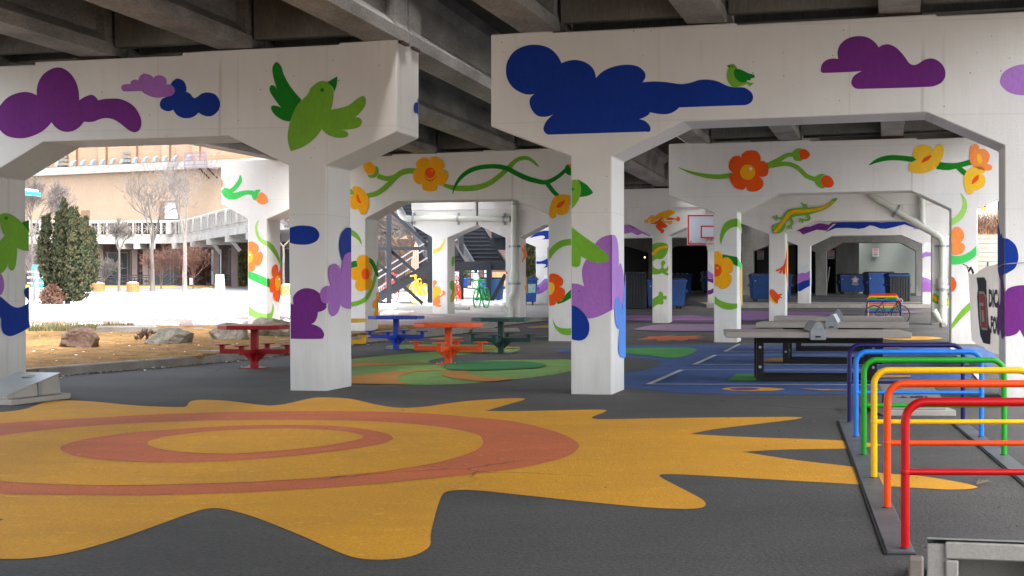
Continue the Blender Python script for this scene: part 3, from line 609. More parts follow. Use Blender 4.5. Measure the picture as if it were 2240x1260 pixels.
D('painted_flower',pl,Z3,[('yl','p',[(1850,1150),(1880,1105),(1930,1087),(1975,1095),(1985,1120),(1965,1138,1),(1988,1165),(1980,1210),(1955,1233),(1928,1244),(1912,1238,1),(1908,1258),(1893,1270),(1870,1262),(1850,1215)]),('ro','p',[(1897,1205,1),(1910,1165),(1945,1140,1),(1940,1175)])],off=.011)
sp=side_plane(pl,1613.2)
D('painted_vine',pl,B5,[('lg','p',[(980,610,1),(965,560),(975,480),(1010,400),(1070,362),(1137,352,1),(1137,432,1),(1090,440),(1030,480),(995,550)]),('dg','p',[(990,703,1),(1060,715),(1137,730,1),(1137,818,1),(1100,800),(1050,745),(1010,738),(985,755,1)]),('lg','p',[(914,1107,1),(960,1150),(1040,1180),(1137,1188,1),(1137,1232,1),(1080,1247),(1000,1240),(930,1200),(914,1185,1)])],lo=1563)
D('painted_vine',sp,B5,[('pg','p',[(1140,352,1),(1165,380),(1181,450),(1183,510,1),(1170,470),(1140,432,1)]),('bg','p',[(1140,735,1),(1165,780),(1186,795),(1186,830),(1170,865),(1160,830),(1140,818,1)]),('yl','p',[(1186,820,1),(1172,850),(1168,950),(1170,1100),(1180,1210),(1188,1200,1)])])  # leaves carry on round the corner in lit copies of the front greens
D('painted_flower',pl,B5,[('ye','p',[(914,678,1),(940,672),(975,685),(992,720),(985,755,1),(1010,735),(1050,738),(1090,775),(1097,840),(1085,880),(1055,895,1),(1080,920),(1080,970),(1050,1020),(1000,1047),(960,1035),(932,1000,1),(920,1020),(914,1030,1)]),('ro','p',[(914,803,1),(940,800),(975,820),(985,860),(970,905),(940,922),(914,922,1)]),('ye','e',(942,838,12))],lo=1563,off=.011)
D('painted_vine',pl,A5,[('pg','p',[(627,98,1),(670,135),(700,200),(695,270),(660,340),(600,395),(548,423,1),(548,353,1),(600,315),(640,260),(655,190)]),('bg','p',[(545,710,1),(620,718),(720,680),(796,612,1),(796,703,1),(740,755),(650,795),(570,805),(545,800,1)])],lo=2081)
D('painted_vine',pl,A6,[('lg','p',[(155,552,1),(220,455),(300,375,1),(320,390,1),(320,425,1),(230,510),(155,593,1)])],lo=2081)
D('painted_flower',pl,A5,[('po','p',[(550,470),(580,435),(620,435),(660,475),(670,530),(650,575),(628,587,1),(665,600),(680,640),(655,690),(600,710),(560,700),(550,640,1)]),('ro','p',[(545,922,1),(575,940),(595,1000),(580,1050),(545,1077,1)]),('ro','p',[(545,1090,1),(550,1120),(545,1170,1)])],lo=2081,off=.011)

# ---- T-shaped pier of the neighbouring bridge
o,pl=pier(47.8,[(483,352),(668,347),(668,443),(584,480),('b',584),('b',542),(542,479),(484,446)],'white T-shaped pier standing by the snow with orange daisies on its column')
D=lambda *a,**k: decal(o,*a,**k)
D('painted_vine',pl,A2,[('bg','s',[(84,300,30),(120,335,50),(170,342,46),(220,325,36),(260,318,30),(295,322,34)]),('bg','s',[(92,292,20),(140,307,30),(180,275,32),(205,235,28),(206,200,10)]),('bg','p',[(288,330),(310,303),(348,300,1),(330,330),(315,375,1),(292,360)])])
D('painted_bud',pl,A2,[('po','p',[(318,370),(345,318),(380,335),(396,380),(370,400),(335,392)]),('po','p',[(75,225,1),(85,240),(85,265),(75,288,1)])],off=.011)
D('painted_vine',pl,A2,[('pg','p',[(338,508,1),(325,550),(330,590),(350,630),(388,650,1),(388,685,1),(345,660),(315,610),(308,555),(320,520)]),('bg','p',[(262,862,1),(310,875),(388,910,1),(388,965,1),(340,945),(262,908,1)]),('pg','p',[(268,1100,1),(320,1140),(388,1155,1),(388,1200,1),(330,1190),(268,1155,1)])])
D('painted_flower',pl,A2,[('po','p',[(262,660,1),(290,657),(325,680),(333,710),(318,738,1),(350,728),(363,760),(345,810),(320,823),(300,800,1),(308,840),(290,860),(262,862,1)]),('yl','p',[(262,725,1),(280,725),(297,755),(285,795),(262,803,1)]),('wh','e',(272,750,7))],off=.011)
sp=side_plane(pl,584)
D('painted_vine',sp,A2,[('lg','p',[(392,650,1),(440,690),(486,790),(486,830,1),(450,760),(392,685,1)]),('dg','p',[(392,910,1),(412,918),(412,972),(392,965,1)]),('lg','p',[(392,1155,1),(420,1140),(432,1080),(438,1120),(430,1170),(410,1200),(392,1200,1)])])  # stems turn the corner in darker greens, the side's shade painted in
D('painted_flower',sp,A2,[('ro','p',[(450,812),(466,830),(468,870),(486,840,1),(486,1040,1),(470,1070),(445,1060),(432,1030),(438,1005,1),(415,1000),(410,960),(415,915),(435,905,1),(423,880),(428,835)]),('ye','e',(465,935,19,44)),('ye','s',[(450,975,3),(460,988,8),(478,980,4)]),('wh','e',(474,915,5,8))],off=.011)

# ---- third row
def ledge(o,pl,outl):
    b=MB(); pts=[pl.hit(x,y,.0) for x,y in outl]; b.prism(pts,pl.n*.05); b.build('beam_ledge',WHITE,o,world=True,bevel=.012)
o,pl=pier(63.5,[(898,408),(1042,404),(1042,493),(979,520),('b',979),('b',946),(945,519),(903,493)],'white T-shaped pier with an orange frog on its column, beside the black staircase')
D=lambda *a,**k: decal(o,*a,**k)
ledge(o,pl,[(900,409),(1041,405),(1041,459),(901,460)])
D('painted_vine',pl,A3,[('pg','p',[(735,632,1),(725,690),(695,725),(653,740,1),(653,708,1),(690,700),(715,670)]),('yl','s',[(733,640,3),(715,690,14),(685,712,18),(654,724,12)])])
D('painted_frog',pl,A3,[('po','p',[(652,930,1),(668,922),(680,940),(666,958),(662,975),(690,1000),(700,1030),(720,1012),(715,995),(735,1000),(742,1015),(722,1030),(700,1045),(705,1075),(690,1090),(710,1095),(702,1108),(652,1095,1)]),('yl','p',[(653,975,1),(680,965),(705,980),(705,1010),(680,1035),(653,1060,1)])])
sp=side_plane(pl,979)
D('painted_lizard',sp,A3,[('lg','p',[(783,770),(790,760),(801,755,1),(801,800,1),(790,830),(780,810)]),('lg','p',[(770,935),(790,925),(801,950,1),(801,1030,1),(790,1070),(775,1075),(772,1040),(785,1000),(772,980)]),('ye','s',[(775,1060,10),(790,1035,10),(801,1005,10)])])
o,pl=pier(63.5,[(1046,421),(1300,416),(1536,409),(1536,484),(1462,515.5),('b',1462),('b',1427),(1427,515.5),(1373,490),(1189,493),(1137,521),('b',1137),('b',1106),(1106,520),(1046,493)],'white pier with an orange frog leaping on its beam, behind the basketball backboard')
D=lambda *a,**k: decal(o,*a,**k)
ledge(o,pl,[(1047,422),(1535,410),(1535,453),(1047,459)])
D('painted_frog',pl,B5,[('ye','p',[(222,385,1),(220,368),(245,362),(270,335),(300,317),(318,325),(320,342,1),(350,310),(400,285),(440,275),(455,265),(500,272),(522,285),(518,305),(480,325),(440,360,1),(430,345),(410,365),(425,375),(470,375),(495,375),(497,400),(480,410),(460,405),(450,390,1),(420,390),(395,370),(385,335,1),(350,360),(310,390),(280,390),(275,375),(290,350,1),(265,370),(262,395),(230,392)]),
 ('ro','p',[(275,398,1),(320,388),(360,365),(400,333),(390,370),(420,395),(447,420),(440,440),(400,445),(385,450,1),(415,460),(418,475),(408,495),(390,495),(380,480),(345,445),(333,420),(345,410),(310,405)]),('ro','p',[(435,362,1),(470,340),(500,345),(540,350),(550,328),(575,350),(565,380),(545,375),(530,362),(480,365)])])
D('painted_frog',pl,B5,[('lg','p',[(303,608,1),(350,590),(410,588),(455,610),(453,670),(430,720),(390,750),(340,750),(315,765),(303,775,1)]),('ye','s',[(303,705,32),(350,660,28),(400,635,24),(453,628,22)]),('lg','p',[(303,812,1),(330,840),(370,850),(390,830),(385,790),(400,765),(425,770),(430,790),(412,820),(415,840),(440,840),(458,808,1),(458,860),(440,880),(458,890),(458,912),(430,905),(400,890),(360,900),(303,900,1)]),('lg','p',[(303,1143,1),(340,1120),(365,1100),(365,1080),(385,1070),(405,1085),(410,1110),(435,1110),(445,1130),(430,1150),(410,1145),(412,1180),(395,1200),(370,1195),(340,1205),(303,1235,1)])],label='bright green tree frog painted on the right column')
D('painted_spot',pl,B4,[('ro','e',(576,706,9,14))])
sp=side_plane(pl,1137)
D('painted_frog',sp,B4,[('po','p',[(725,450),(740,470),(755,420),(765,430),(765,490),(778,500,1),(778,560,1),(750,570),(735,610),(728,590),(745,530),(725,480)]),('ye','p',[(770,745),(778,750,1),(778,925,1),(770,900),(752,850),(765,820)])])
o,pl=pier(63.5,[(1600,402),(2134,392),(2134,500),(2072,513),('b',2072),('b',2038),(2038,513),(1981,483),(1779,484),(1718.5,512),('b',1718.5),('b',1682),(1682,512.4),(1600,481)],'white pier with a long green lizard painted on its beam, carrying a drain pipe')
PIER3=(o,pl)
D=lambda *a,**k: decal(o,*a,**k)
ledge(o,pl,[(1601,403),(2133,393),(2133,446),(1601,450)])
D('painted_lizard',pl,B7,[('lg','s',[(385,200,30),(340,195,22),(305,190,22)]),('lg','s',[(312,190,20),(266,183,22)]),('lg','s',[(312,188,18),(308,158,24)]),('lg','s',[(315,193,18),(296,218,20)]),('lg','s',[(648,80,44),(640,50,30),(600,32,16)]),('lg','s',[(608,34,14),(588,18,24)]),('lg','s',[(655,150,40),(682,195,34),(660,220,24),(605,213,20)]),('lg','s',[(612,212,16),(570,200,20)]),('lg','s',[(610,215,16),(566,234,18)]),('lg','s',[(614,218,16),(604,252,20)]),('lg','s',[(470,200,34),(490,240,28),(478,275,24),(458,288,18)]),('lg','s',[(465,283,16),(428,290,20)]),('lg','s',[(465,285,16),(446,320,20)]),('lg','s',[(472,285,16),(484,320,18)]),
 ('lg','p',[(265,330),(275,280),(320,250),(360,240),(385,190),(430,120),(490,85),(560,75),(640,75),(720,68),(800,62),(860,45),(930,5),(960,-30),(1010,-30),(960,30),(910,70),(830,110),(750,135),(680,155),(620,165),(540,175),(490,190),(450,215),(420,250),(405,300),(380,345),(330,372),(285,370)]),('ye','s',[(285,358,28),(340,300,34),(400,220,36),(450,155,38),(510,120,36),(600,115,34),(700,108,32),(800,90,28),(880,55,24),(960,5,20)])],off=.053)
D('painted_frog',pl,B7,[('ro','p',[(408,680,1),(390,730),(345,770),(300,790),(300,805),(325,805),(355,790),(335,820),(345,835),(365,820),(378,790),(380,830),(395,843),(408,830,1)]),('ro','p',[(235,1015),(270,1015),(300,1040),(330,1070),(360,1060),(372,1075),(350,1090),(372,1105),(360,1115),(340,1110),(345,1135),(330,1125),(310,1080,1),(325,1140),(320,1175),(290,1160),(250,1110),(228,1060)]),('yl','p',[(224,1067,1),(250,1115),(300,1165),(315,1175),(290,1178),(240,1140),(224,1105,1)])],lo=1683)
sp=side_plane(pl,1718.7)
D('painted_frog',sp,B7,[('yl','p',[(441,470,1),(425,540),(415,680),(418,830),(432,950),(441,1060,1)]),('ro','p',[(420,560,1),(430,640),(428,800),(436,950),(420,850),(414,700)])],hi=1724)
D('painted_vine',pl,C3,[('lg','s',[(1535,865,64),(1575,895,62),(1620,912,58),(1665,912,54)]),('ye','s',[(1535,865,24),(1575,895,24),(1620,912,22),(1665,912,20)])],lo=2039)

# ---- fourth row, mountain ranges
o,pl=pier(82.5,[(1130,452),(1600,445),(1600,510),(1575,540),('b',1575),('b',1548),(1548,540),(1515,519),(1240,522),(1198,542),('b',1198),('b',1172.7),(1172,540),(1130,522)],'white pier with purple and blue mountain bands, behind the leaping frog pier')
D=lambda *a,**k: decal(o,*a,**k)
D('painted_mountains',pl,B4,[('rb','p',[(870,590,1),(920,590),(981,560,1),(981,650,1),(935,657,1),(965,625),(870,620,1)]),('gr','l',[(870,545),(900,555),(940,540),(981,550),(981,562),(920,590),(870,590)]),('wh','p',[(870,822,1),(900,815),(940,760),(950,730),(981,735,1),(981,770,1)]),('li','p',[(870,824,1),(900,815),(950,765),(981,765,1),(981,808,1),(950,800),(900,852),(870,858,1)]),('ml','p',[(870,860,1),(900,850),(950,800),(981,805,1),(981,860,1),(930,900),(890,914),(870,912,1)])])
D('painted_mountains',pl,B4,[('rb','p',[(805,367,1),(850,325),(920,295),(985,290,1),(1060,300,1),(1060,372,1),(920,377,1),(955,355),(935,340),(880,345)])])
D('painted_mountains',pl,B5,[('ml','p',[(-20,385,1),(60,405,1),(290,520,1),(270,525),(200,500),(155,515),(100,490),(40,500),(-20,490,1)]),('dp','p',[(60,405,1),(155,450,1),(110,447,1),(75,420,1)])])
D('painted_mountains',pl,B5,[('ml','l',[(848,865),(903,897),(903,945),(848,935)]),('dp','l',[(848,937),(870,945),(903,943),(903,990),(848,967)]),('gr','l',[(848,780),(903,840),(903,895),(848,865)]),('dp','l',[(848,1060),(880,1050),(903,1035),(903,1080),(875,1098),(848,1100)])])
o,pl=pier(82.5,[(1700,448),(2120,441),(2120,505),(2045,534),('b',2045),('b',2017),(2017,534),(1971,514),(1818,515.6),(1773,537),('b',1772),('b',1745),(1745,537),(1700,519)],'white pier with dark blue and purple mountains painted over its arch, at the far curb')
D=lambda *a,**k: decal(o,*a,**k)
D('painted_mountains',pl,B7,[('gr','l',[(615,297),(700,262),(790,235),(960,235),(905,270),(790,255),(690,293)]),('dp','l',[(527,342),(615,297),(690,293),(790,255),(830,256),(905,270),(960,235),(1115,225),(1115,240),(1075,262),(960,262),(880,340),(770,328),(610,385),(570,345)])])
D('painted_mountains',pl,C3,[('rb','l',[(712,382),(800,315),(890,290),(1100,280),(1340,285),(1432,340),(1405,346),(1325,318),(1240,340),(1185,352),(1140,350),(1090,330),(1060,325),(1020,345),(975,353),(900,345),(800,346)]),('li','l',[(1085,284),(1230,284),(1190,300),(1140,306),(1110,300)]),('li','l',[(1390,355),(1405,345),(1440,340),(1440,356)])],off=.007)
D('painted_mountains',pl,B7,[('gr','l',[(553,720),(620,735),(660,720),(692,735),(692,800),(640,828),(605,822),(553,838)]),('ml','l',[(553,835),(605,822),(640,828),(692,798),(692,870),(680,905),(620,915),(553,950)]),('rb','l',[(553,950),(620,915),(680,903),(692,870),(692,972),(640,1000),(575,1038),(553,1032)])])
D('painted_mountains',side_plane(pl,1772),B7,[('sb','l',[(699,870),(711,855),(711,965),(699,970)]),('li','l',[(699,800),(711,780),(711,855),(699,870)])])  # bands continue in brighter tints, a painted lit side
D('painted_mountains',pl,C3,[('wh','l',[(1461,480),(1495,450),(1529,465),(1529,535),(1490,527),(1461,540)]),('li','l',[(1461,540),(1490,527),(1529,535),(1529,560),(1490,565),(1461,577)]),('wh','l',[(1461,680),(1500,690),(1529,685),(1529,745),(1500,730),(1461,720)]),('li','l',[(1461,720),(1500,730),(1529,745),(1529,777),(1490,757),(1461,765)]),('ml','l',[(1461,765),(1490,757),(1529,777),(1529,838),(1490,833),(1461,838)])])

# ---- fifth row, bare concrete
pier(98.6,[(1330,468),(1735,460),(1735,535),(1683,537),(1647,550),('b',1647),('b',1622),(1622,552),(1590,538),(1475,538),(1442,553),('b',1442),('b',1418),(1418,553),(1370,539),(1330,530)],'bare grey concrete pier in front of the dark parking bay',CONC)
pier(98.6,[(1740,468),(2070,462),(2070,530),(2030,550),('b',2030),('b',2003),(2003,549),(1969,531),(1843,531),(1808,550),('b',1808),('b',1783.5),(1783.5,552),(1740,535)],'bare grey concrete pier in front of the pale green end wall',CONC)

# ------------------------------------------------------------------ bridge deck: slab, girders, diaphragms
deck=thing('bridge_deck','weathered concrete viaduct deck carried overhead on rows of girders','bridge deck',(0,22.75,6))
def dk(xp,Y,gx=.22): return xp+gx*(Y-22.75)
Ya,Yb=-26,152
sl=lambda xp,Y: 6.0+.0247*xp+.0057*(Y-22.75)
for xl,gl,xr,gr_,y0,y1 in((-8.9,.1875,-1.45,.215,Ya,Yb),(-.85,.22,9.6,.22,Ya,106),(-13.6,.22,-11.5,.22,37,104)):
    b=MB(); cc=[]
    for zz in(0,.35):
        for xp,g_,Y in((xl,gl,y0),(xr,gr_,y0),(xr,gr_,y1),(xl,gl,y1)): cc.append((dk(xp,Y,g_),Y,sl(xp,Y)+zz))
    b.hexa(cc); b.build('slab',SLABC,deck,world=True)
    for xp,g_,o in((xl,gl,.16),(xr,gr_,-.16)):
        b=MB(); b.beam((dk(xp+o,y0,g_),y0,sl(xp,y0)+.80),(dk(xp+o,y1,g_),y1,sl(xp,y1)+.80),.32,.9); b.build('parapet',GIRD,deck,world=True,bevel=.02)
b=MB(); b.hexa([(12.0,99,6.55),(18.5,99,6.7),(32,152,7.3),(8,152,6.5),(12.0,99,6.9),(18.5,99,7.05),(32,152,7.65),(8,152,6.85)]); b.build('slab',SLABC,deck,world=True)  # added slab closing the deck gap, keeps daylight out of the bay
zg=lambda xp,Y: 4.876+.0247*xp+.0057*(Y-22.75)
prof=[(-.26,0),(.26,0),(.26,.17),(.10,.33),(.10,.80),(.22,.92),(.22,1.12),(-.22,1.12),(-.22,.92),(-.10,.80),(-.10,.33),(-.26,.17)]
prof2=[(-.26,0),(.26,0),(.26,.17),(.235,.24),(.235,1.12),(-.235,1.12),(-.235,.24),(-.26,.17)]
ROWS=[2.9,22.9,43.5,63.5,82.5,98.6,150]
def girder(x1,Y1,x2,Y2,z1,z2,tag_b=True):
    a=Vector((x1,Y1,z1)); c=Vector((x2,Y2,z2)); d=(c-a).normalized(); s=Vector((d.y,-d.x,0)).normalized()
    b=MB(); L=(c-a).length
    def sect(pr,t0,t1):
        p=[a+d*t0+s*x+ZUP*z for x,z in pr]; b.prism(p,d*(t1-t0))
    e=.75
    sect(prof2,.03,e); sect(prof,e,L-e); sect(prof2,L-e,L-.03)
    o=b.build('girder',GIRD,deck,world=True)
    for t in(.32,L-.32):
        k=MB(); q=a+d*t; k.beam(q-s*.29+ZUP*-.02,q+s*.29+ZUP*-.02,.36,.036); k.build('bearing',RUST,o,world=True)
def row_y(r,x): return ROWS[r]-.2*x
linesA=[-8.3,-6.19,-4.07,-1.89]; linesB=[.35,2.65,5.2,7.7]
for r in range(6):
    Y1,Y2=ROWS[r],ROWS[r+1]
    for gx,xs in((.1875,linesA),(.22,linesB)):
        for x in xs:
            f=lambda Y0: (lambda Yc: (dk(x,Yc,gx),Yc))((Y0-.2*x+.2*gx*22.75)/(1+.2*gx)+.55)
            (xa,ya),(xb,yb)=f(Y1),f(Y2)
            girder(xa,ya,xb,yb,zg(x,ya),zg(x,yb))
for Y1,Y2 in((34.5,47.2),(47.9,64.3),(66,98)):
    for x in(-12.6,):
        girder(dk(x,Y1+2.8),Y1+2.8,dk(x,Y2+2.8),Y2+2.8,5.02,5.08)
for r in range(1,6):
    for lines,gx in((linesA,.1875),(linesB,.22)):
        for xa,xb in zip(lines,lines[1:]):
            def pt(x,dy): 
                Yc=(ROWS[r]-.2*x+.2*gx*22.75)/(1+.2*gx)+.55+dy
                return Vector((dk(x,Yc,gx),Yc,zg(x,Yc)))
            for dy in ((-.42,.42) if r<4 else (0,)):
                p,q=pt(xa,dy),pt(xb,dy); u=(q-p).normalized()
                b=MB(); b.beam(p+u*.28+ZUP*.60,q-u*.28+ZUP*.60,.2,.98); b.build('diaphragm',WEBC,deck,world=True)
# conduit along a girder
# ------------------------------------------------------------------ text helper
def text_mesh(s,size=1.0,bold=0.0):
    cu=bpy.data.curves.new('t','FONT'); cu.body=s; cu.size=size; cu.offset=bold; cu.resolution_u=3
    ob=bpy.data.objects.new('t',cu); COL.objects.link(ob); dg=bpy.context.evaluated_depsgraph_get(); dg.update()
    me=bpy.data.meshes.new_from_object(ob.evaluated_get(dg)); vs=[Vector(v.co) for v in me.vertices]; fs=[tuple(p.vertices) for p in me.polygons]
    bpy.data.objects.remove(ob); bpy.data.curves.remove(cu); bpy.data.meshes.remove(me)
    x0=min(v.x for v in vs); x1=max(v.x for v in vs); y0=min(v.y for v in vs); y1=max(v.y for v in vs)
    return [Vector(((v.x-x0)/(x1-x0),(v.y-y0)/(y1-y0),0)) for v in vs],fs   # normalised to a unit box
def put_text(b,s,fn,mi=0,bold=0.0):
    vs,fs=text_mesh(s,1.0,bold); b.mesh([fn(v.x,v.y) for v in vs],fs,mi)

# ------------------------------------------------------------------ picnic tables
def picnic(px,py,col,cname,label,rz=R(-13)):
    p=gp(px,py); m=gloss(cname,col); t=thing('picnic_table',label,'picnic table',p,rz,'octagonal steel picnic tables')
    b=MB(); r=.575; w=.30
    oc=[Vector((x,y,.685)) for x,y in((-w,-r+.02),(w,-r+.02),(r,-w),(r,w),(w,r),(-w,r),(-r,w),(-r,-w))]
    b.prism(oc,(0,0,.07)); b.build('tabletop',m,t,bevel=.008)
    b=MB(); b.box((0,0,.35),(.115,.115,.67)); b.build('post',m,t,bevel=.006)
    b=MB(); b.box((0,0,.008),(.42,.42,.014)); b.build('base_plate',m,t)
    for sx in(-1,1):
        for sy in(-1,1): bb=MB(); bb.lathe([(.016,.015),(.016,.03),(.009,.032),(.009,.045)],(sx*.17,sy*.17,0),6); bb.build('bolt',GALV,t)
    for k in range(4):
        a=math.pi/2*k; c,s=math.cos(a),math.sin(a); d=Vector((c,s,0)); n=Vector((-s,c,0))
        b=MB(); b.beam(d*.055+ZUP*.29,d*.645+ZUP*.29,.075,.085); b.beam(d*.61+ZUP*.333,d*.61+ZUP*.40,.075,.075)
        b.build('seat_arm',m,t,bevel=.005)
        b=MB(); b.lathe([(.125,.398),(.135,.402),(.135,.412),(.125,.416),(.001,.416)],d*.61,20); b.build('seat',m,t)
        b=MB(); b.prism([d*.056+ZUP*.247-n*.006,d*.22+ZUP*.247-n*.006,d*.056+ZUP*.10-n*.006],n*.012); b.build('gusset',m,t)
    return t
picnic(557,805,(.29,.003,.006),'crimson','dark red octagonal picnic table with four round seats beside the mulch curb')
picnic(981,796.6,(.72,.085,.012),'orange','orange octagonal picnic table with four round seats on the painted green swirl')
picnic(866.7,764.4,(.012,.045,.36),'cobalt','cobalt blue octagonal picnic table with four round seats')
picnic(1096,773.7,(.018,.055,.045),'bottle_green','dark bottle green octagonal picnic table with four round seats')
picnic(734,778,(.78,.42,.012),'mustard','yellow octagonal picnic table mostly hidden behind the nearest pier column')

# ------------------------------------------------------------------ table tennis tables
SLAB=mat('polished_concrete',(.34,.30,.26),rough=.45,var=.12,scale=3,fine=120,bump=.12,spec=.45,col2=(.30,.265,.23))
def pingpong(): 
    t=thing('table_tennis_table','','table tennis table',(0,0,0),0,'concrete table tennis tables')
    b=MB(); b.box((0,0,.715),(2.74,1.525,.09)); b.build('tabletop',SLAB,t,bevel=.012,seg=2)
    b=MB()
    for sy in(-1,1):
        y=sy*.70
        pr=[(-.10,y),( .10,y),(.10,y),(-.10,y)]
        # end plates of the net with sloping shoulders
        q=[(-.115,.645),(.115,.645),(.115,.765),(.045,.90),(.02,.915),(-.02,.915),(-.045,.90),(-.115,.765)]
        b.prism([Vector((x,sy*.775,z)) for x,z in q],(0,sy*.008,0))
    for s in(-1,1):
        b.poly([(s*.105,-.77,.763),(s*.105,.77,.763),(s*.022,.77,.912),(s*.022,-.77,.912)])
    b.poly([(-.022,-.77,.912),(.022,-.77,.912),(.022,.77,.912),(-.022,.77,.912)])
    n=b.build('net',GALV,t)
    k=MB(); k.box((0,-.785,.69),(.08,.006,.022)); k.build('slot',BLACK,n)
    for x in(-.085,.085): k=MB(); k.tube([(x,-.782,.69),(x,-.79,.69)],.012,8); k.build('bolt',GALV,n)
    # steel frame: two rectangular hoops with a deep section
    for sx,yy in((0,-.40),(0,.40)):
        b=MB(); y=yy
        b.box((0,y,.045),(1.80,.12,.09)); b.box((0,y,.625),(1.80,.12,.088)); b.box((-.845,y,.335),(.11,.12,.49)); b.box((.845,y,.335),(.11,.12,.49))
        f=b.build('frame',BLACK,t,bevel=.004)
        if yy<0:
            for x in(-.845,.845):
                for z in(.22,.52): k=MB(); k.tube([(x,y-.061,z),(x,y-.072,z)],.022,10); k.build('bolt',GALV,f)
    b=MB()
    for x in(-.845,.845):
        for z in(.22,.52): b.box((x,0,z),(.06,.68,.05))
    b.build('cross_bar',BLACK,t)
    return t
tt=pingpong()
def place_tt(o,fl,fr,label):
    """front left / right top corners on the picture, top 0.76 above the ground"""
    a=gz(*fl,.76); c=gz(*fr,.76); d=(c-a).normalized(); rz=math.atan2(d.y,d.x); n=Vector((-d.y,d.x,0))
    m=(a+c)/2+n*.7625; o.location=(m.x,m.y,0); o.rotation_euler.z=rz; o['label']=label
tts=[tt,copy_tree(tt),copy_tree(tt)]
place_tt(tts[0],(1589.6,725.8),(1991.6,727),'nearest concrete table tennis table with a bent steel net')
place_tt(tts[1],(1655,706),(1986,707.8),'middle concrete table tennis table, half hidden by the nearest one')
place_tt(tts[2],(1694,693),(1975,694),'farthest concrete table tennis table, in front of the rainbow rack and bicycle')

# ------------------------------------------------------------------ rainbow bike rack in the foreground
RB=[('navy',(.008,.006,.085)),('azure',(.012,.18,.66)),('green',(.014,.30,.016)),('yellow',(.82,.45,.004)),('orange',(.80,.07,.004)),('red',(.50,.002,.004))]
def rack(name,label,origin,dirv,step,w,plates=True,order=RB):
    t=thing(name,label,'bike rack',origin)
    d=Vector(dirv).normalized(); xd=Vector((1,-.012,0)).normalized()
    for i,(cn,c) in enumerate(order):
        m=gloss('rack_'+cn,c); o=d*step*(len(order)-1-i); zb=terr(origin[0]+o.x,origin[1]+o.y)-origin[2]; o=o+ZUP*zb
        b=MB(); h=.835; r=.11; pts=[Vector((0,0,.012)),Vector((0,0,h-r))]
        for q in range(1,9):
            a=math.pi/2*q/8; pts.append(Vector((r-r*math.cos(a),0,h-r+r*math.sin(a))))
        pts2=[Vector((w-p.x,0,p.z)) for p in pts[::-1]]
        allp=[o+xd*p.x+ZUP*p.z for p in pts+pts2]
        b.tube(allp,.0245,14)
        hp=b.build('hoop',m,t)
        b=MB()
        for x in(0,w): b.lathe([(.034,.012),(.034,.020),(.027,.027)],o+xd*x,12)
        b.build('weld_collar',mat('weld_dark',(.05,.05,.052),rough=.6,metal=.4),hp)
        b=MB(); b.tube([o+ZUP*.445,o+xd*w+ZUP*.445],.018,12)
        for x in(0,w): b.lathe([(.026,-.012),(.029,0),(.026,.012)],o+xd*x+ZUP*.445,12)
        b.build('cross_bar',m,hp)
    if plates:
        for x,sg in((0,-1),(w,1)):
            b=MB(); a=d*(-.10)+xd*(x-.03); c=d*(step*5+.3)+xd*(x-.03)
            b.beam(a+ZUP*.011,c+ZUP*.011,.15,.018); b.build('floor_rail',mat('rail_steel',(.115,.12,.13),rough=.5,var=.4,scale=2,fine=25,bump=.15,col2=(.07,.072,.078)),t,bevel=.003)
            b=MB(); b.beam(a+xd*-.083+ZUP*.006,c+xd*-.083+ZUP*.006,.016,.011); b.beam(a+d*-.008+xd*-.08+ZUP*.004,a+d*-.008+xd*.08+ZUP*.004,.016,.010); b.build('rubber_edge',RUBB,t)
    return t
rack('bike_rack','rainbow coloured bike rack of six tube hoops in the right foreground',(2.19,9.42,0),(.163,1,0),1.725,1.20)
fr=gz(1893,712)   # far rack, behind the tables
rack('bike_rack','small far rainbow bike rack behind the table tennis tables',(12.65,60.3,0),(.216,1,0),2.2,1.2,False,list(reversed(RB)))

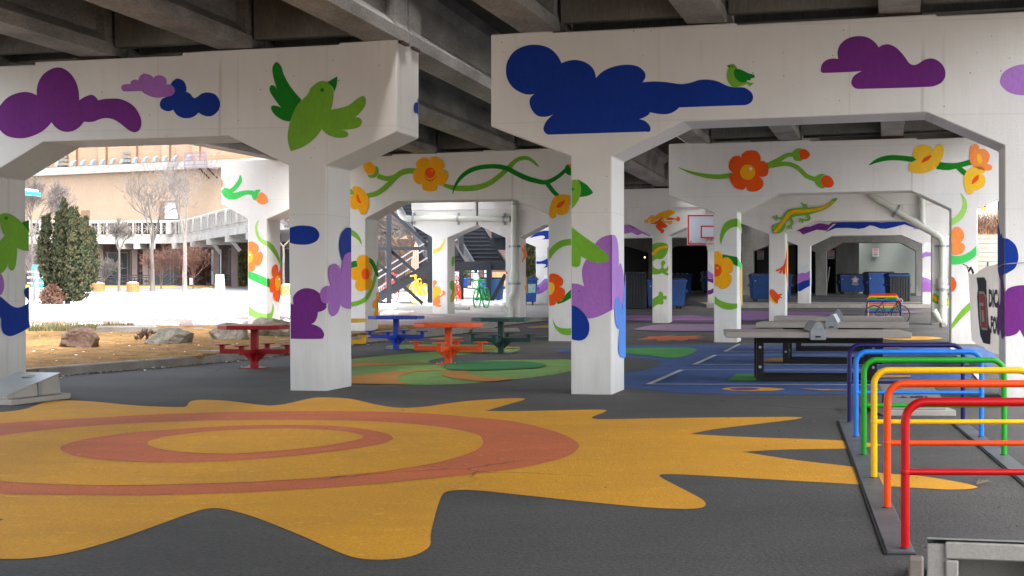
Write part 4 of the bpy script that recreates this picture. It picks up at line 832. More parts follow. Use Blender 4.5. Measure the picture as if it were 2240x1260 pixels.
# ------------------------------------------------------------------ bean bag boards in concrete
BOARD=mat('board_concrete',(.33,.31,.28),rough=.7,var=.15,scale=4,fine=60,bump=.2,col2=(.29,.27,.24))
BTOP=mat('board_steel_top',(.36,.37,.37),rough=.38,var=.12,metal=.55,scale=2,fine=20,bump=.05)
def board(label,loc,rz,print_=False,backopen=False,slab=True):
    t=thing('bean_bag_board',label,'bean bag board',loc,rz,'concrete bean bag toss boards')
    if slab: b=MB(); b.box((0,.02,.035),(.80,1.34,.07)); b.build('base_slab',BOARD,t,bevel=.008)
    b=MB(); w=.29; zf=.072 if slab else .0
    c=[(-w-.02,-.60,zf),(w+.02,-.60,zf),(w+.02,.60,zf),(-w-.02,.60,zf),(-w,-.60,.115),(w,-.60,.115),(w,.57,.325),(-w,.57,.325)]
    if not backopen: b.hexa(c)
    else:
        c=[Vector(p) for p in c]
        b.hexa([c[0],c[1],c[1]+Vector((0,.9,0)),c[0]+Vector((0,.9,0)),c[4],c[5],Vector((w,.30,.277)),Vector((-w,.30,.277))])
        for s in(-1,1): b.hexa([Vector((s*(w-.03)+a*.05,y,z)) for y,z,a in((.302,zf,-1),(.302,zf,1),(.60,zf,1),(.60,zf,-1),(.302,.275,-1),(.302,.275,1),(.57,.31,1),(.57,.31,-1))])
        b.box((0,.57,zf+.03),(.46,.05,.055)); b.box((0,.565,.283),(.458,.06,.076)); b.box((.20,.575,.14),(.058,.05,.20)); b.box((-.20,.575,.14),(.058,.05,.20))
    b.build('body',BOARD,t,bevel=.006)
    # steel top plate with its round hole
    n=24; sl=(.325-.115)/1.17; zz=lambda y:.115+sl*(y+.60)+.004
    hy=.33; hr_=.092
    b=MB(); ring=[(hr_*math.cos(2*math.pi*i/n),hy+hr_*math.sin(2*math.pi*i/n)) for i in range(n)]
    W=.31
    def edge(i):
        a=2*math.pi*i/n; dx,dy=math.cos(a),math.sin(a); s=1e9
        if abs(dx)>1e-6: s=min(s,W/abs(dx))
        if dy>1e-6: s=min(s,(.58-hy)/dy)
        if dy<-1e-6: s=min(s,(hy+.61)/-dy)
        return (dx*s,hy+dy*s)
    E=[edge(i) for i in range(n)]
    for i in range(n):
        j=(i+1)%n
        ex=[E[i]]
        # insert corner points
        for cx_,cy_ in((W,.58),(-W,.58),(-W,-.61),(W,-.61)):
            a0=math.atan2(E[i][1]-hy,E[i][0])%(2*math.pi); a1=math.atan2(E[j][1]-hy,E[j][0])%(2*math.pi); ac=math.atan2(cy_-hy,cx_)%(2*math.pi)
            if a1<a0: a1+=2*math.pi
            if a0<ac<a1 or a0<ac+2*math.pi<a1: ex.append((cx_,cy_))
        ex.append(E[j])
        loop=[ring[i]]+ex+[ring[j]]
        b.prism([Vector((x,y,zz(y))) for x,y in loop],(0,0,.008))
    b.build('top_plate',BTOP,t)
    b=MB(); b.lathe([(.0905,.0),(.0905,.012)],(0,hy,zz(hy)-.012),n); b.poly([(.089*math.cos(2*math.pi*i/n),hy+.089*math.sin(2*math.pi*i/n),zz(hy)-.002+.0*i) for i in range(n)]); b.build('hole',mat('hole_dark',(.13,.125,.12),rough=.9),t)
    for s in((-1,1) if slab else ()):
        b=MB(); b.hexa([Vector((s*(w+.025)+k*.004,y,z)) for z0 in(0,1) for k,y,z in((-1,.06,(.074,zz(.1))[z0]),(1,.06,(.074,zz(.1))[z0]),(1,.14,(.074,zz(.1))[z0]),(-1,.14,(.074,zz(.1))[z0]))]); b.build('strap',GALV,t)
    if print_:
        b=MB(); f=lambda x,y: Vector((x,y,zz(y)+.0095))
        def pol(L): b.poly([f(*p) for p in L])
        x0=-.22
        pol([(x0,-.30),(x0+.05,-.27),(x0+.09,-.30)]); pol([(x0+.05,-.31),(x0+.09,-.22),(x0+.105,-.20),(x0+.12,-.25),(x0+.16,-.31)])
        b.poly([f(x0+.21+.045*math.cos(a/12*math.pi),-.31+.10*math.sin(a/12*math.pi)) for a in range(13)])
        pol([(.02,-.20),(.11,-.19),(.105,-.31),(.03,-.31)]); pol([(.12,-.21),(.155,-.21),(.15,-.31),(.13,-.31)]); pol([(.19,-.30),(.21,-.28),(.23,-.30)])
        b.build('printed_mark',mat('print_ink',(.03,.03,.035),rough=.6,bump=0),t)
    return t
board('concrete bean bag board at the left edge, its round hole beside the mulch curb',(-6.29,21.35,0),R(-16.8))
board('concrete bean bag board behind the rainbow rack hoops, dark skyline print on its ramp',(4.62,19.62,0),R(-4),True)
bb=board('concrete bean bag board cut off by the bottom right corner, seen from its open back',(2.333,8.2,0),R(166),False,True,False)
b=MB(); b.box((.356,.727,.135),(.065,.10,.27)); b.build('side_block',mat('block_brown',(.20,.16,.14),rough=.8),bb,bevel=.008)

# ------------------------------------------------------------------ wheel stop
t=gp(1086,727)
b=MB(); b.prism([Vector((x,y,z)) for x,z in((-.8,0),(.8,0),(.72,.13),(-.72,.13)) for y in(0,)],(0,.17,0)); o=b.build('wheel_stop',CURBC,bevel=.02,loc=(t.x,t.y,0),rz=R(24)); tag(o,'low concrete wheel stop lying behind the orange and green picnic tables','wheel stop')

# ------------------------------------------------------------------ drain pipes
PIPE=mat('pvc_pipe',(.50,.51,.44),rough=.42,var=.1,scale=2,fine=30,bump=.04,col2=(.43,.44,.38))
def drain(label,pl,off,segs,collars,brackets,elbow,foot):
    """segs in picture points on the pier face"""
    q=lambda x,y: pl.hit(x,y,off)
    base=q(*foot); base.z=terr(base.x,base.y); t=thing('drain_pipe',label,'drain pipe',base)
    for L,r in segs:
        pts=[q(*p) for p in L]; b=MB(); b.tube(pts,r,14); b.build('pipe',PIPE,t,world=True)
    for a,c,r in collars: b=MB(); b.tube([q(*a),q(*c)],r,16); b.build('coupling',PIPE,t,world=True)
    for a,c,r in brackets:
        b=MB(); A,C=q(*a),q(*c); b.tube([A,C],r,16)
        m=(A+C)/2; ax=(C-A).normalized(); sd=ax.cross(pl.n).normalized()
        b.beam(m-sd*(r+.11)-pl.n*(off-.02),m+sd*(r+.11)-pl.n*(off-.02),.02,(C-A).length,up=ax)
        for s in(-1,1): b.tube([m+sd*s*(r+.085)-pl.n*(off-.03),m+sd*s*(r+.085)-pl.n*(off-.055)],.018,6)
        b.build('bracket',GALV,t,world=True)
    if elbow:
        b=MB(); b.tube([q(*p) for p in elbow[0]],elbow[1],14); 
        b.build('cleanout',PIPE,t,world=True)
    return t
pl3=face_plane(63.5); off=.16; r=.105
arc=lambda cx,cy,rx,ry,a0,a1,n=6:[(cx+rx*math.cos(R(a0+(a1-a0)*i/n)),cy+ry*math.sin(R(a0+(a1-a0)*i/n))) for i in range(n+1)]
drain('pale drain pipe with a long level run, on the pier beside the black staircase',pl3,.17,
 [(arc(893,459,18.5,19,180,90)+[(930,478),(1010,478.5),(1060,479),(1113,479.5)],.108),([(1124,436),(1124,480),(1124,540),(1124,600)],.112),([(1124,616),(1124,628),(1122,642),(1117,652),(1115,660),(1116,672),(1117,702)],.105)],
 [((1113,479.5),(1116,479.5),.125),((889,478),(896,478),.122),((1124,468),(1124,490),.124),((1124,595),(1124,607),.15),((1124,608),(1124,616),.165),((1117,674),(1117,682),.115)],
 [((901,478),(906,478),.116),((999,478.5),(1004,478.5),.116),((1100,479.4),(1105,479.4),.116),((1124,444),(1124,449),.12),((1124,536.5),(1124,541),.12),((1124,618),(1124,622.5),.125)],([(1113,687),(1107,679),(1100,671)],.105),(1117,702))
drain('pale drain pipe slanting down to the right, on the lizard pier',pl3,.2,
 [([(1906,424),(1909,428),(1916,433),(1926,439),(1990,479),(2048,513),(2057,520),(2061.5,530),(2061.5,560),(2061.5,612)],.125),([(2017,420),(2017,482),(2020,492)],.115),([(2061.5,622),(2061.5,700)],.125)],
 [((1918,435),(1930,442),.14),((2043,510),(2053,517),.14),((2061.5,609),(2061.5,620),.185),((2061.5,620),(2061.5,630),.17),((2061.5,655),(2061.5,668),.142),((1996,482),(2022,498),.142),((2017,474),(2017,478),.13)],
 [((1958,459.5),(1963,462.5),.14),((2061.5,536),(2061.5,540),.14),((2061.5,631.5),(2061.5,636),.145)],([(2058,702),(2050,690),(2042,679)],.125),(2061.5,704))
t=gp(2065,716)
b=MB(); b.prism([Vector((x,0,z)) for x,z in((-.09,0),(.09,0),(.09,.13),(.0,.19),(-.09,.16))],(0,.3,0)); tag(b.build('stone_block',CURBC,loc=(t.x-.0,t.y,0),bevel=.02),'small grey stone block on the ground under the slanting drain pipe','stone block')

# ------------------------------------------------------------------ basketball hoop
def hoop():
    Y=60.0; X0=(1503-CX)*Y/F; X1=(1600-CX)*Y/F; zt=H+(HY-469)*Y/F; zb=H+(HY-536)*Y/F; xc=(X0+X1)/2
    t=thing('basketball_hoop','white basketball backboard edged in red with a net, behind the red flower pier','basketball hoop',(xc+.62,Y+1.2,0))
    red=gloss('hoop_red',(.60,.012,.008)); wb=mat('backboard_white',(.50,.57,.68),rough=.35,var=.05,bump=.02)
    b=MB(); b.box((xc,Y,(zt+zb)/2),(X1-X0,.05,zt-zb)); bd=b.build('backboard',wb,t,world=True,bevel=.008)
    b=MB()
    def frame(x0,x1,z0,z1,w,y):
        b.box(((x0+x1)/2,y,z1-w/2),(x1-x0,.004,w)); b.box(((x0+x1)/2,y,z0+w/2),(x1-x0,.004,w)); b.box((x0+w/2,y,(z0+z1)/2),(w,.004,z1-z0-2*w)); b.box((x1-w/2,y,(z0+z1)/2),(w,.004,z1-z0-2*w))
    frame(X0+.018,X1-.018,zb+.018,zt-.018,.052,Y-.028); frame(xc-.31,xc+.31,zb+.24,zb+.69,.05,Y-.028)
    b.poly([(X0+.10,Y-.029,zb+.12),(X0+.13,Y-.029,zb+.085),(X0+.16,Y-.029,zb+.10),(X0+.175,Y-.029,zb+.14),(X0+.14,Y-.029,zb+.125),(X0+.105,Y-.029,zb+.14)])
    b.build('painted_lines',red,bd,world=True)
    b=MB(); zr=zb+.24; rr=.235; cy=Y-.028-.15-rr
    b.tube([(xc+rr*math.cos(2*math.pi*i/28),cy+rr*math.sin(2*math.pi*i/28),zr) for i in range(28)],.016,8,closed=True)
    b.box((xc,Y-.10,zr),(.16,.14,.03)); b.box((xc,Y-.04,zr-.02),(.22,.02,.12))
    for s in(-1,1): b.beam((xc+s*.2,cy+.1,zr-.01),(xc+s*.06,Y-.03,zr-.10),.02,.02)
    b.build('rim',red,t,world=True)
    b=MB(); net=mat('net_cord',(.55,.53,.50),rough=.9)
    rings=[(.23,0),(.20,.08),(.165,.17),(.14,.26),(.125,.36),(.12,.44)]
    for i in range(12):
        for dr in(-1,1):
            b.tube([(xc+r*math.cos(2*math.pi*(i+dr*k*.5)/12),cy+r*math.sin(2*math.pi*(i+dr*k*.5)/12),zr-z) for k,(r,z) in enumerate(rings)],.006,4)
    b.build('net',net,t,world=True)
    b=MB(); px_=xc+.62; b.tube([(px_,Y+1.2,0),(px_,Y+1.2,2.2),(px_,Y+1.05,2.75),(px_,Y+.6,3.2),(px_,Y+.06,3.45)],.07,12); b.beam((px_,Y+1.1,2.3),(px_,Y+.06,3.1),.06,.06); b.build('pole',BLACK,t,world=True)
hoop()

# ------------------------------------------------------------------ bicycle locked to the far rack
def tor(b,c,r,w,n=32,m=6,ax='y',mi=0):
    c=Vector(c); b.tube([c+(Vector((r*math.cos(2*math.pi*i/n),0,r*math.sin(2*math.pi*i/n)))) for i in range(n)],w,m,closed=True,mi=mi)
def bicycle():
    Y=60.9; x0=(1912-CX)*Y/F; x1=(1970-CX)*Y/F
    t=thing('bicycle','dark road bicycle with red and white bar tape leaning in the far rainbow rack','bicycle',(x0,Y,0))
    fm=gloss('bike_frame',(.03,.012,.09)); alu=GALV; z=.34
    for x in(0,x1-x0):
        b=MB(); tor(b,(x,0,z),.325,.018); w=b.build('wheel',RUBB,t)
        b=MB(); tor(b,(x,0,z),.30,.008)
        for i in range(18): a=2*math.pi*i/18; b.tube([(x,0,z),(x+.3*math.cos(a),0,z+.3*math.sin(a))],.0025,3,caps=False)
        b.tube([(x,-.03,z),(x,.03,z)],.02,8); b.build('rim',alu,w)
    L=x1-x0; bbx=.42; ht=Vector((L-.14,0,.83)); st=Vector((.30,0,.80))
    b=MB()
    for p,q in(((0,0,z),(bbx,0,.29)),((0,0,z),st),(st,(bbx,0,.29)),((bbx,0,.29),ht-ZUP*.09),(st,ht),(ht-ZUP*.12,ht+ZUP*.03),(ht-ZUP*.12,(L,0,z))): b.tube([p,q],.017,8)
    b.build('frame',fm,t)
    b=MB(); b.tube([st,(.27,0,.92)],.013,8); b.build('seat_post',alu,t)
    b=MB(); b.hexa([(.10,-.07,.91),(.40,-.02,.92),(.40,.02,.92),(.10,.07,.91),(.12,-.06,.95),(.38,-.015,.95),(.38,.015,.95),(.12,.06,.95)]); b.build('saddle',RUBB,t,bevel=.01)
    b=MB(); hb=ht+Vector((.02,0,.07)); b.tube([ht,hb],.014,8)
    for s in(-1,1): b.tube([hb,hb+Vector((0,s*.2,0)),hb+Vector((.09,s*.21,.02)),hb+Vector((.15,s*.21,-.04)),hb+Vector((.13,s*.21,-.11)),hb+Vector((.05,s*.21,-.13))],.015,8)
    b.build('handlebar',mat('bar_tape',(.6,.58,.58),rough=.7),t)
    b=MB(); b.box((L-.05,0,.80),(.16,.1,.12)); b.build('front_bag',gloss('bag_red',(.5,.02,.02)),t,bevel=.02)
    b=MB(); tor(b,(bbx,-.05,.29),.09,.008,20); b.tube([(bbx,-.07,.29),(bbx+.14,-.09,.22)],.012,6)
    for i in range(5): a=i*1.257; b.tube([(bbx,-.05,.29),(bbx+.09*math.cos(a),-.05,.29+.09*math.sin(a))],.006,4)
    b.build('crankset',alu,t)
bicycle()

# ------------------------------------------------------------------ banner on the fence line
def banner():
    A=gz(2119.6,760); 
    a=Vector(((2119.6-CX)*36/F,36,0)); c=Vector(((2182-CX)*30/F,30,0)); d=(c-a)
    pl=VPlane(a.x,a.y,(d.x,d.y)); t=thing('fence_banner','cream cloth banner with a black and red logo, sagging beside the right pier','banner',(a.x,a.y,0))
    CL=mat('banner_cloth',(.62,.575,.52),rough=.85,var=.14,scale=.9,fine=12,bump=.25,col2=(.52,.48,.43)); IK=mat('banner_black',(.05,.05,.055),rough=.8,bump=.1); RD=mat('banner_red',(.55,.085,.085),rough=.8,bump=.1)
    tn=CL.node_tree; bs_=tn.nodes['Principled BSDF']; tr=tn.nodes.new('ShaderNodeBsdfTranslucent'); tr.inputs[0].default_value=(.8,.74,.66,1); mx=tn.nodes.new('ShaderNodeMixShader'); mx.inputs[0].default_value=.17
    tn.links.new(bs_.outputs[0],mx.inputs[1]); tn.links.new(tr.outputs[0],mx.inputs[2]); tn.links.new(mx.outputs[0],tn.nodes['Material Output'].inputs[0])
    # cloth as a wavy sheet
    top=[(2119,594),(2128,600),(2140,594.5),(2152,585),(2166,581.5),(2182,578.5),(2204,574)]; bot=[(2126,745),(2137,752),(2148,758),(2160,766),(2171,771),(2182,774),(2204,785)]
    def row(L,n=40):
        out=[];C=open_cr([Vector((x,y)) for x,y in L],8)
        for i in range(n+1):
            f=i/n*(len(C)-1); k=min(int(f),len(C)-2); out.append(C[k].lerp(C[k+1],f-k))
        return out
    T,B=row(top),row(bot); nv=16
    def wob(i,j): return .014*math.sin(i*.55+j*.22)+.008*math.sin(i*.23-j*.4+1)
    vs=[]
    for j in range(nv+1):
        for i in range(41):
            p=T[i].lerp(B[i],j/nv); q=pl.hit(p.x,p.y); vs.append(q+pl.n*wob(i,j))
    W=41
    b=MB(); b.mesh(vs,[(j*W+i,j*W+i+1,(j+1)*W+i+1,(j+1)*W+i) for j in range(nv) for i in range(40)],0,True)
    o=b.build('cloth',CL,t,world=True)
    b=MB(); D2=lambda L,mi,off: b.poly([pl.hit(x,y,off) for x,y in L],mi)
    f=lambda L:[(2040+x*.26991,560+y*.26991) for x,y in L]
    blk=f([(355,175),(420,172),(435,205),(440,330),(455,560),(472,600),(468,718),(410,705),(385,640),(370,500),(360,330),(368,260)])
    D2(blk,0,.024); D2(f([(375,285),(415,288),(432,320),(443,470),(446,603),(400,598),(385,560),(378,420)]),1,.0265)
    D2(f([(378,308),(415,308),(428,340),(441,585),(395,580),(386,405),(414,405),(412,380),(379,378)]),2,.029); D2(f([(396,440),(412,437),(421,530),(401,535)]),1,.0315)
    def quadmap(x0,y0t,y0b,x1,y1t,y1b):
        def fn(u,v):
            x=x0+(x1-x0)*u; yt=y0t+(y1t-y0t)*u; yb=y0b+(y1b-y0b)*u
            return pl.hit(x,yb+(yt-yb)*v,.026)
        return fn
    put_text(b,'DICA',quadmap(2162.5,632,672,2191,633,675),0,.06)
    put_text(b,'FOU',quadmap(2167,690,729,2187,694,735),0,.06)
    b.build('logo',[IK,CL,RD],t,world=True)
    b=MB(); 
    for p in((2119,594),(2128,600)): q=pl.hit(*p); b.tube([q,q+Vector((-.03,.05,.12)),q+Vector((-.10,.1,.16))],.01,5)
    b.tube([pl.hit(2119,594),pl.hit(2124,585),pl.hit(2129,597)],.022,5); b.build('tie',BLACK,t,world=True)
banner()
# fence post and rail the banner hangs from
b=MB(); z0=0
a=Vector(((2137-CX)*37/F,37,0)); c=Vector(((2215-CX)*23.8/F,23.8,0))
fe=thing('railing','grey steel post and top rail behind the cream banner','railing',(a.x+.25,a.y,0))
for p in(a,):
    b=MB(); b.tube([p+Vector((.25,0,0)),p+Vector((.25,0,1.95))],.035,8); b.build('post',GALV,fe,world=True)
b=MB(); b.tube([a+Vector((.25,0,1.83)),c+Vector((.3,0,1.86))],.025,8); b.build('rail',GALV,fe,world=True)
# cable looped round the right column
pl=face_plane(22.9); sp=side_plane(pl,2197.5)
b=MB(); b.tube([sp.hit(2183,584,.02),sp.hit(2192,579.5,.02),pl.hit(2197,578,.03),pl.hit(2218,576,.02),pl.hit(2250,573.5,.02),pl.hit(2290,571,.02)],.007,6)
o=b.build('cable',mat('cable_grey',(.35,.33,.30),rough=.6),loc=(6.8,22,1.8),world=True); tag(o,'thin grey cable looped round the right column at shoulder height','cable')

# ------------------------------------------------------------------ dumpsters
DB=mat('dumpster_blue',(.010,.075,.30),rough=.5,var=.35,scale=1.6,fine=14,bump=.2,col2=(.012,.055,.20)); DLID=mat('dumpster_lid',(.028,.03,.033),rough=.5,var=.3,scale=8,bump=.15); WLAB=mat('sticker_white',(.6,.62,.62),rough=.6,bump=0); YLAB=mat('sticker_yellow',(.7,.42,.03),rough=.6,bump=0); RLAB=mat('sticker_red',(.5,.03,.05),rough=.6,bump=0)
def dumpster(label,x0,x1,ybase,h,Y=None,d=1.25,rz=0.0,logo=False,hang=None,sticker=None,body=DB):
    g=gp((x0+x1)/2,ybase)
    if Y is None: Y=g.y
    z=terr(g.x,Y); w=(x1-x0)*Y/F
    t=thing('dumpster',label,'dumpster',((((x0+x1)/2)-CX)*Y/F,Y+d/2,z),rz,'dumpsters under the viaduct')
    b=MB(); k=.14; hb=h*.93
    b.hexa([(-w/2+.08,-d/2+k,k),(w/2-.08,-d/2+k,k),(w/2-.08,d/2-k*.4,k),(-w/2+.08,d/2-k*.4,k),(-w/2,-d/2,hb),(w/2,-d/2,hb),(w/2,d/2,hb),(-w/2,d/2,hb)])
    bo=b.build('body',body,t,bevel=.012)
    b=MB(); b.box((0,-d/2-.02,hb-.04),(w+.06,.05,.08)); b.box((0,d/2+.02,hb-.04),(w+.06,.05,.08))
    for s in(-1,1):
        b.box((s*(w/2+.02),0,hb-.04),(.05,d-.02,.08)); b.box((s*(w/2+.035),-.05,hb*.62),(.07,d*.75,.13))
    b.build('lip',body,bo,bevel=.006)
    b=MB(); nr=7
    for i in range(nr):
        x=-w/2+w*(i+.5)/nr; b.box((x,0,hb+.045),(w/nr*.62,d*.98,.06))
    b.box((0,0,hb+.015),(w*.99,d,.03)); b.build('lid',DLID,t,bevel=.012)
    for sx in(-1,1):
        for sy in(-1,1):
            b=MB(); b.tube([(sx*(w/2-.22)-.03,sy*(d/2-.25),.075),(sx*(w/2-.22)+.03,sy*(d/2-.25),.075)],.075,12); b.box((sx*(w/2-.22),sy*(d/2-.25),.135),(.09,.11,.05)); b.build('caster',RUBB,t)
    fy=lambda zz:-d/2+k*(hb-zz)/(hb-k)-.006
    def lab(x,zz,ww,hh,m,name='sticker'):
        b=MB(); b.poly([(x-ww/2,fy(zz-hh/2),zz-hh/2),(x+ww/2,fy(zz-hh/2),zz-hh/2),(x+ww/2,fy(zz+hh/2),zz+hh/2),(x-ww/2,fy(zz+hh/2),zz+hh/2)]); return b.build(name,m,bo)
    lab(-w*.42,hb*.78,.05,.05,WLAB)
    if logo:
        lab(w*.33,hb*.80,.20,.23,YLAB)
        b=MB(); cx_,cz=0,hb*.74
        def star(r0,r1,n,off,mi):
            pts=[]
            for i in range(n*6):
                a=2*math.pi*i/(n*6)+math.pi/2; rr=(r0+r1)/2+(r0-r1)/2*math.cos(n*(a-math.pi/2)); zz=cz+rr*math.sin(a); pts.append((cx_+rr*math.cos(a),fy(zz)-off,zz))
            b.poly(pts,mi)
        star(.225,.15,5,.001,0); star(.205,.13,5,.003,1); star(.165,.10,5,.005,0); star(.10,.05,5,.007,0)
        put_text(b,'REPUBLIC',lambda u,v:Vector((-.20+.40*u+.02*v,fy(hb*.49+.075*v)-.002,hb*.49+.075*v)),0,.03); put_text(b,'SERVICES',lambda u,v:Vector((-.10+.22*u,fy(hb*.43+.03*v)-.002,hb*.43+.03*v)),0)
        b.build('logo',[WLAB,RLAB],bo)
    if hang=='front':
        b=MB(); 
        for i in range(8): x=-w/2+w*(i+.5)/8; b.box((x,-d/2-.075,hb*.47),(w/8*.66,.05,hb*.90))
        b.box((0,-d/2-.05,hb*.47),(w*.99,.025,hb*.92)); b.build('hanging_lid',DLID,t,bevel=.008)
    if sticker=='top':
        lab(-w*.30,hb*.86,.28,.20,WLAB); lab(w*.20,hb*.87,.18,.16,WLAB)
    if sticker=='map': lab(w*.15,hb*.62,.35,.42,mat('sticker_map',(.45,.5,.3),rough=.6,scale=8,var=.5,bump=0,col2=(.1,.35,.55)))
    return t
b_=dumpster('black dumpster with white stickers on its dark top, behind the frog column',1364,1414,676,1.72,None,1.4,0,False,'front','top',mat('dumpster_dark',(.02,.028,.033),rough=.5,var=.2))
dumpster('blue dumpster standing directly behind the frog column, yellow sticker on its end',1411,1499,676,1.42,None,1.1,R(9))
dumpster('blue dumpster in the darkness behind the frog column dumpster',1440,1514,652,1.45,107,1.3)
dumpster('blue dumpster peeking out left of the mountain column, in the dark bay',1538,1600,650,1.45,108,1.3)
dumpster('wide blue dumpster behind the orange frog hand column',1646,1733,665.5,1.42,82.5,1.3)
dumpster('blue dumpster with a red and white star logo and yellow label',1838,1904,648,1.22,99.5,1.1,0,True)
dumpster('blue dumpster just right of the star logo dumpster',1900,1958,656,1.42,90,1.5)
dumpster('dumpster with a black ribbed lid hanging over its front, behind the far bicycle',1945,1991,664,1.42,83,1.2,0,False,'front',None,DB)
dumpster('bright blue dumpster in daylight behind the black stair post',1050,1100,661,1.25,None,1.4,R(-6),body=mat('dumpster_pale_blue',(.06,.20,.50),rough=.5,var=.2))
dumpster('blue dumpster with a yellowish poster, left of the blue wave column',1140,1176,667,1.35,None,1.4,0,False,None,'map')

# ------------------------------------------------------------------ pickup truck deep in the dark bay
def pickup():
    Y=122; s=Y/F; X=lambda p:(p-CX)*s
    z=terr(X(1700),Y); t=thing('pickup_truck','black pickup truck parked nose right in the dark bay','truck',(X(1715),Y+1,z),R(-18))
    pm=mat('truck_paint',(.008,.008,.009),rough=.2,var=.05,bump=0,spec=.6,coat=.6)
    b=MB(); side=[(-2.7,.55),(2.55,.50),(2.75,.65),(2.75,1.05),(2.55,1.18),(1.25,1.28),(.55,1.88),(-.75,1.92),(-1.15,1.35),(-2.7,1.35)]
    b.prism([Vector((x,-.95,zz)) for x,zz in side],(0,1.9,0)); b.build('body',pm,t,bevel=.06,seg=2)
    b=MB(); 
    for y in(-.955,.955):
        b.poly([(1.05,y,1.30),(.48,y,1.80),(-.05,y,1.82),(-.05,y,1.30)]); b.poly([(-.15,y,1.30),(-.15,y,1.82),(-.68,y,1.84),(-.95,y,1.36)])
    b.poly([(1.27,-.8,1.30),(1.27,.8,1.30),(.60,.72,1.86),(.60,-.72,1.86)]); b.build('window',mat('truck_glass',(.01,.012,.014),rough=.05,var=0,bump=0,spec=.8),t)
    for x in(-1.75,1.75):
        for y in(-.93,.93):
            b=MB(); b.tube([(x,y-.12,.38),(x,y+.12,.38)],.38,18); w=b.build('wheel',RUBB,t); b=MB(); b.tube([(x,y-.13,.38),(x,y+.13,.38)],.22,14); b.build('rim',GALV,w)
    for y in(-.68,.68): b=MB(); b.box((2.77,y,.92),(.06,.36,.2)); b.build('headlight',mat('lamp_glass',(.7,.7,.68),rough=.15,bump=0),t,bevel=.02)
    b=MB(); b.box((2.78,0,.9),(.05,.9,.3)); b.box((2.82,0,.58),(.10,1.8,.2)); b.build('chrome_bumper',mat('chrome',(.6,.6,.6),rough=.15,metal=1,bump=0),t,bevel=.02)
pickup()

# ------------------------------------------------------------------ parking notices on the end walls
def notice(label,x0,x1,y0,y1,Y):
    s=Y/F; xa,xb=(x0-CX)*s,(x1-CX)*s; za,zb=H+(HY-y1)*s,H+(HY-y0)*s; w,h=xb-xa,zb-za
    t=thing('parking_sign',label,'sign',((xa+xb)/2,Y,za),0,'parking notices on the bay walls')
    b=MB(); b.box((0,.02,h/2),(w,.02,h)); b.build('panel',mat('notice_white',(.42,.42,.42),rough=.6,var=.1,bump=0),t)
    b=MB(); b.box((0,.006,h*.90),(w*.8,.004,h*.07)); b.box((0,.006,h*.77),(w*.6,.004,h*.08))
    for i in range(4): b.box((0,.006,h*(.64-.08*i)),(w*(.82-.06*(i%2)),.004,h*.028))
    b.build('red_lettering',RLAB,t)
    b=MB()
    for i in range(3): b.box((0,.006,h*(.29-.075*i)),(w*(.78-.08*(i%2)),.004,h*.035))
    b.build('black_lettering',BLACK,t)
notice('white parking notice in the dark bay left of the lizard column',1656.5,1671,548.5,567.5,106)
notice('white parking notice just right of the bare concrete column',1811,1825.5,547.5,566,105.6)
notice('smallest parking notice, pinkish, on the pale green wall',1841,1849.5,549,562,112.8)
notice('white parking notice high on the pale green wall above the dumpsters',1909,1922.5,543.5,561,112.8)
# wall-mounted lamp
t=thing('wall_lamp','small lit bulb glowing in the dark bay above the black dumpster','lamp',((1410.5-CX)*140/F,140,H+(HY-563)*140/F))
m,tt_,bs=nt('lit_bulb'); bs.inputs['Emission Color'].default_value=(1,.62,.30,1); bs.inputs['Emission Strength'].default_value=1.2
b=MB(); b.lathe([(.001,-.06),(.04,-.045),(.06,0),(.04,.045),(.001,.06)],(0,0,0),12); b.build('bulb',m,t)
b=MB(); b.box((0,.12,.1),(.16,.14,.1)); b.build('fixture',BLACK,t)
# leaning pole
s=100/F; o=MB(); o.tube([((1807-CX)*s,100,terr(20,100)),((1818-CX)*s,100.5,H+(HY-584)*s)],.035,8); tag(o.build('metal_pole',GALV),'thin metal pole leaning on the bare concrete column','pole')

# ------------------------------------------------------------------ end walls of the viaduct
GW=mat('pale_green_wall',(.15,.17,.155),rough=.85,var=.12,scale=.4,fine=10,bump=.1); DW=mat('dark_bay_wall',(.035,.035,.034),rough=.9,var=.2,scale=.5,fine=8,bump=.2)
def wall(name,label,a,c,z0,z1,th,m):
    b=MB(); a=Vector(a);c=Vector(c); d=(c-a).normalized(); n=Vector((-d.y,d.x,0))*th
    b.prism([Vector((p.x,p.y,z0)) for p in(a,c,c+n,a+n)],(0,0,z1-z0)); o=b.build(name,m); return tag(o,label,'wall')
wall('end_wall','pale green painted end wall behind the logo dumpster',(21.85,113,0),(28.6,113,0),.5,7.2,.4,GW)
wall('return_wall','grey concrete wall stub right of the bare concrete column',(20.3,106,0),(21.75,106,0),.5,7.2,.4,CONC)
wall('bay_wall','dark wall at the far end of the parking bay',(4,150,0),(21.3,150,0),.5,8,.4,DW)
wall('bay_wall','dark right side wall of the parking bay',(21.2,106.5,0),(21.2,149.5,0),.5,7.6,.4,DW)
wall('bay_wall','unseen dark left wall added to keep side light out of the parking bay',(4.9,88,0),(7.5,149.5,0),.3,7.6,.4,DW)  # added out of view to block light entering the bay from the left
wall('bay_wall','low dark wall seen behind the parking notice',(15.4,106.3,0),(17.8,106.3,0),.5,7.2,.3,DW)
wall('side_wall','narrow grey wall stub at the right end of the pale green bay',(25.7,101.5,0),(26.0,103.5,0),.5,7.4,.4,CONC)
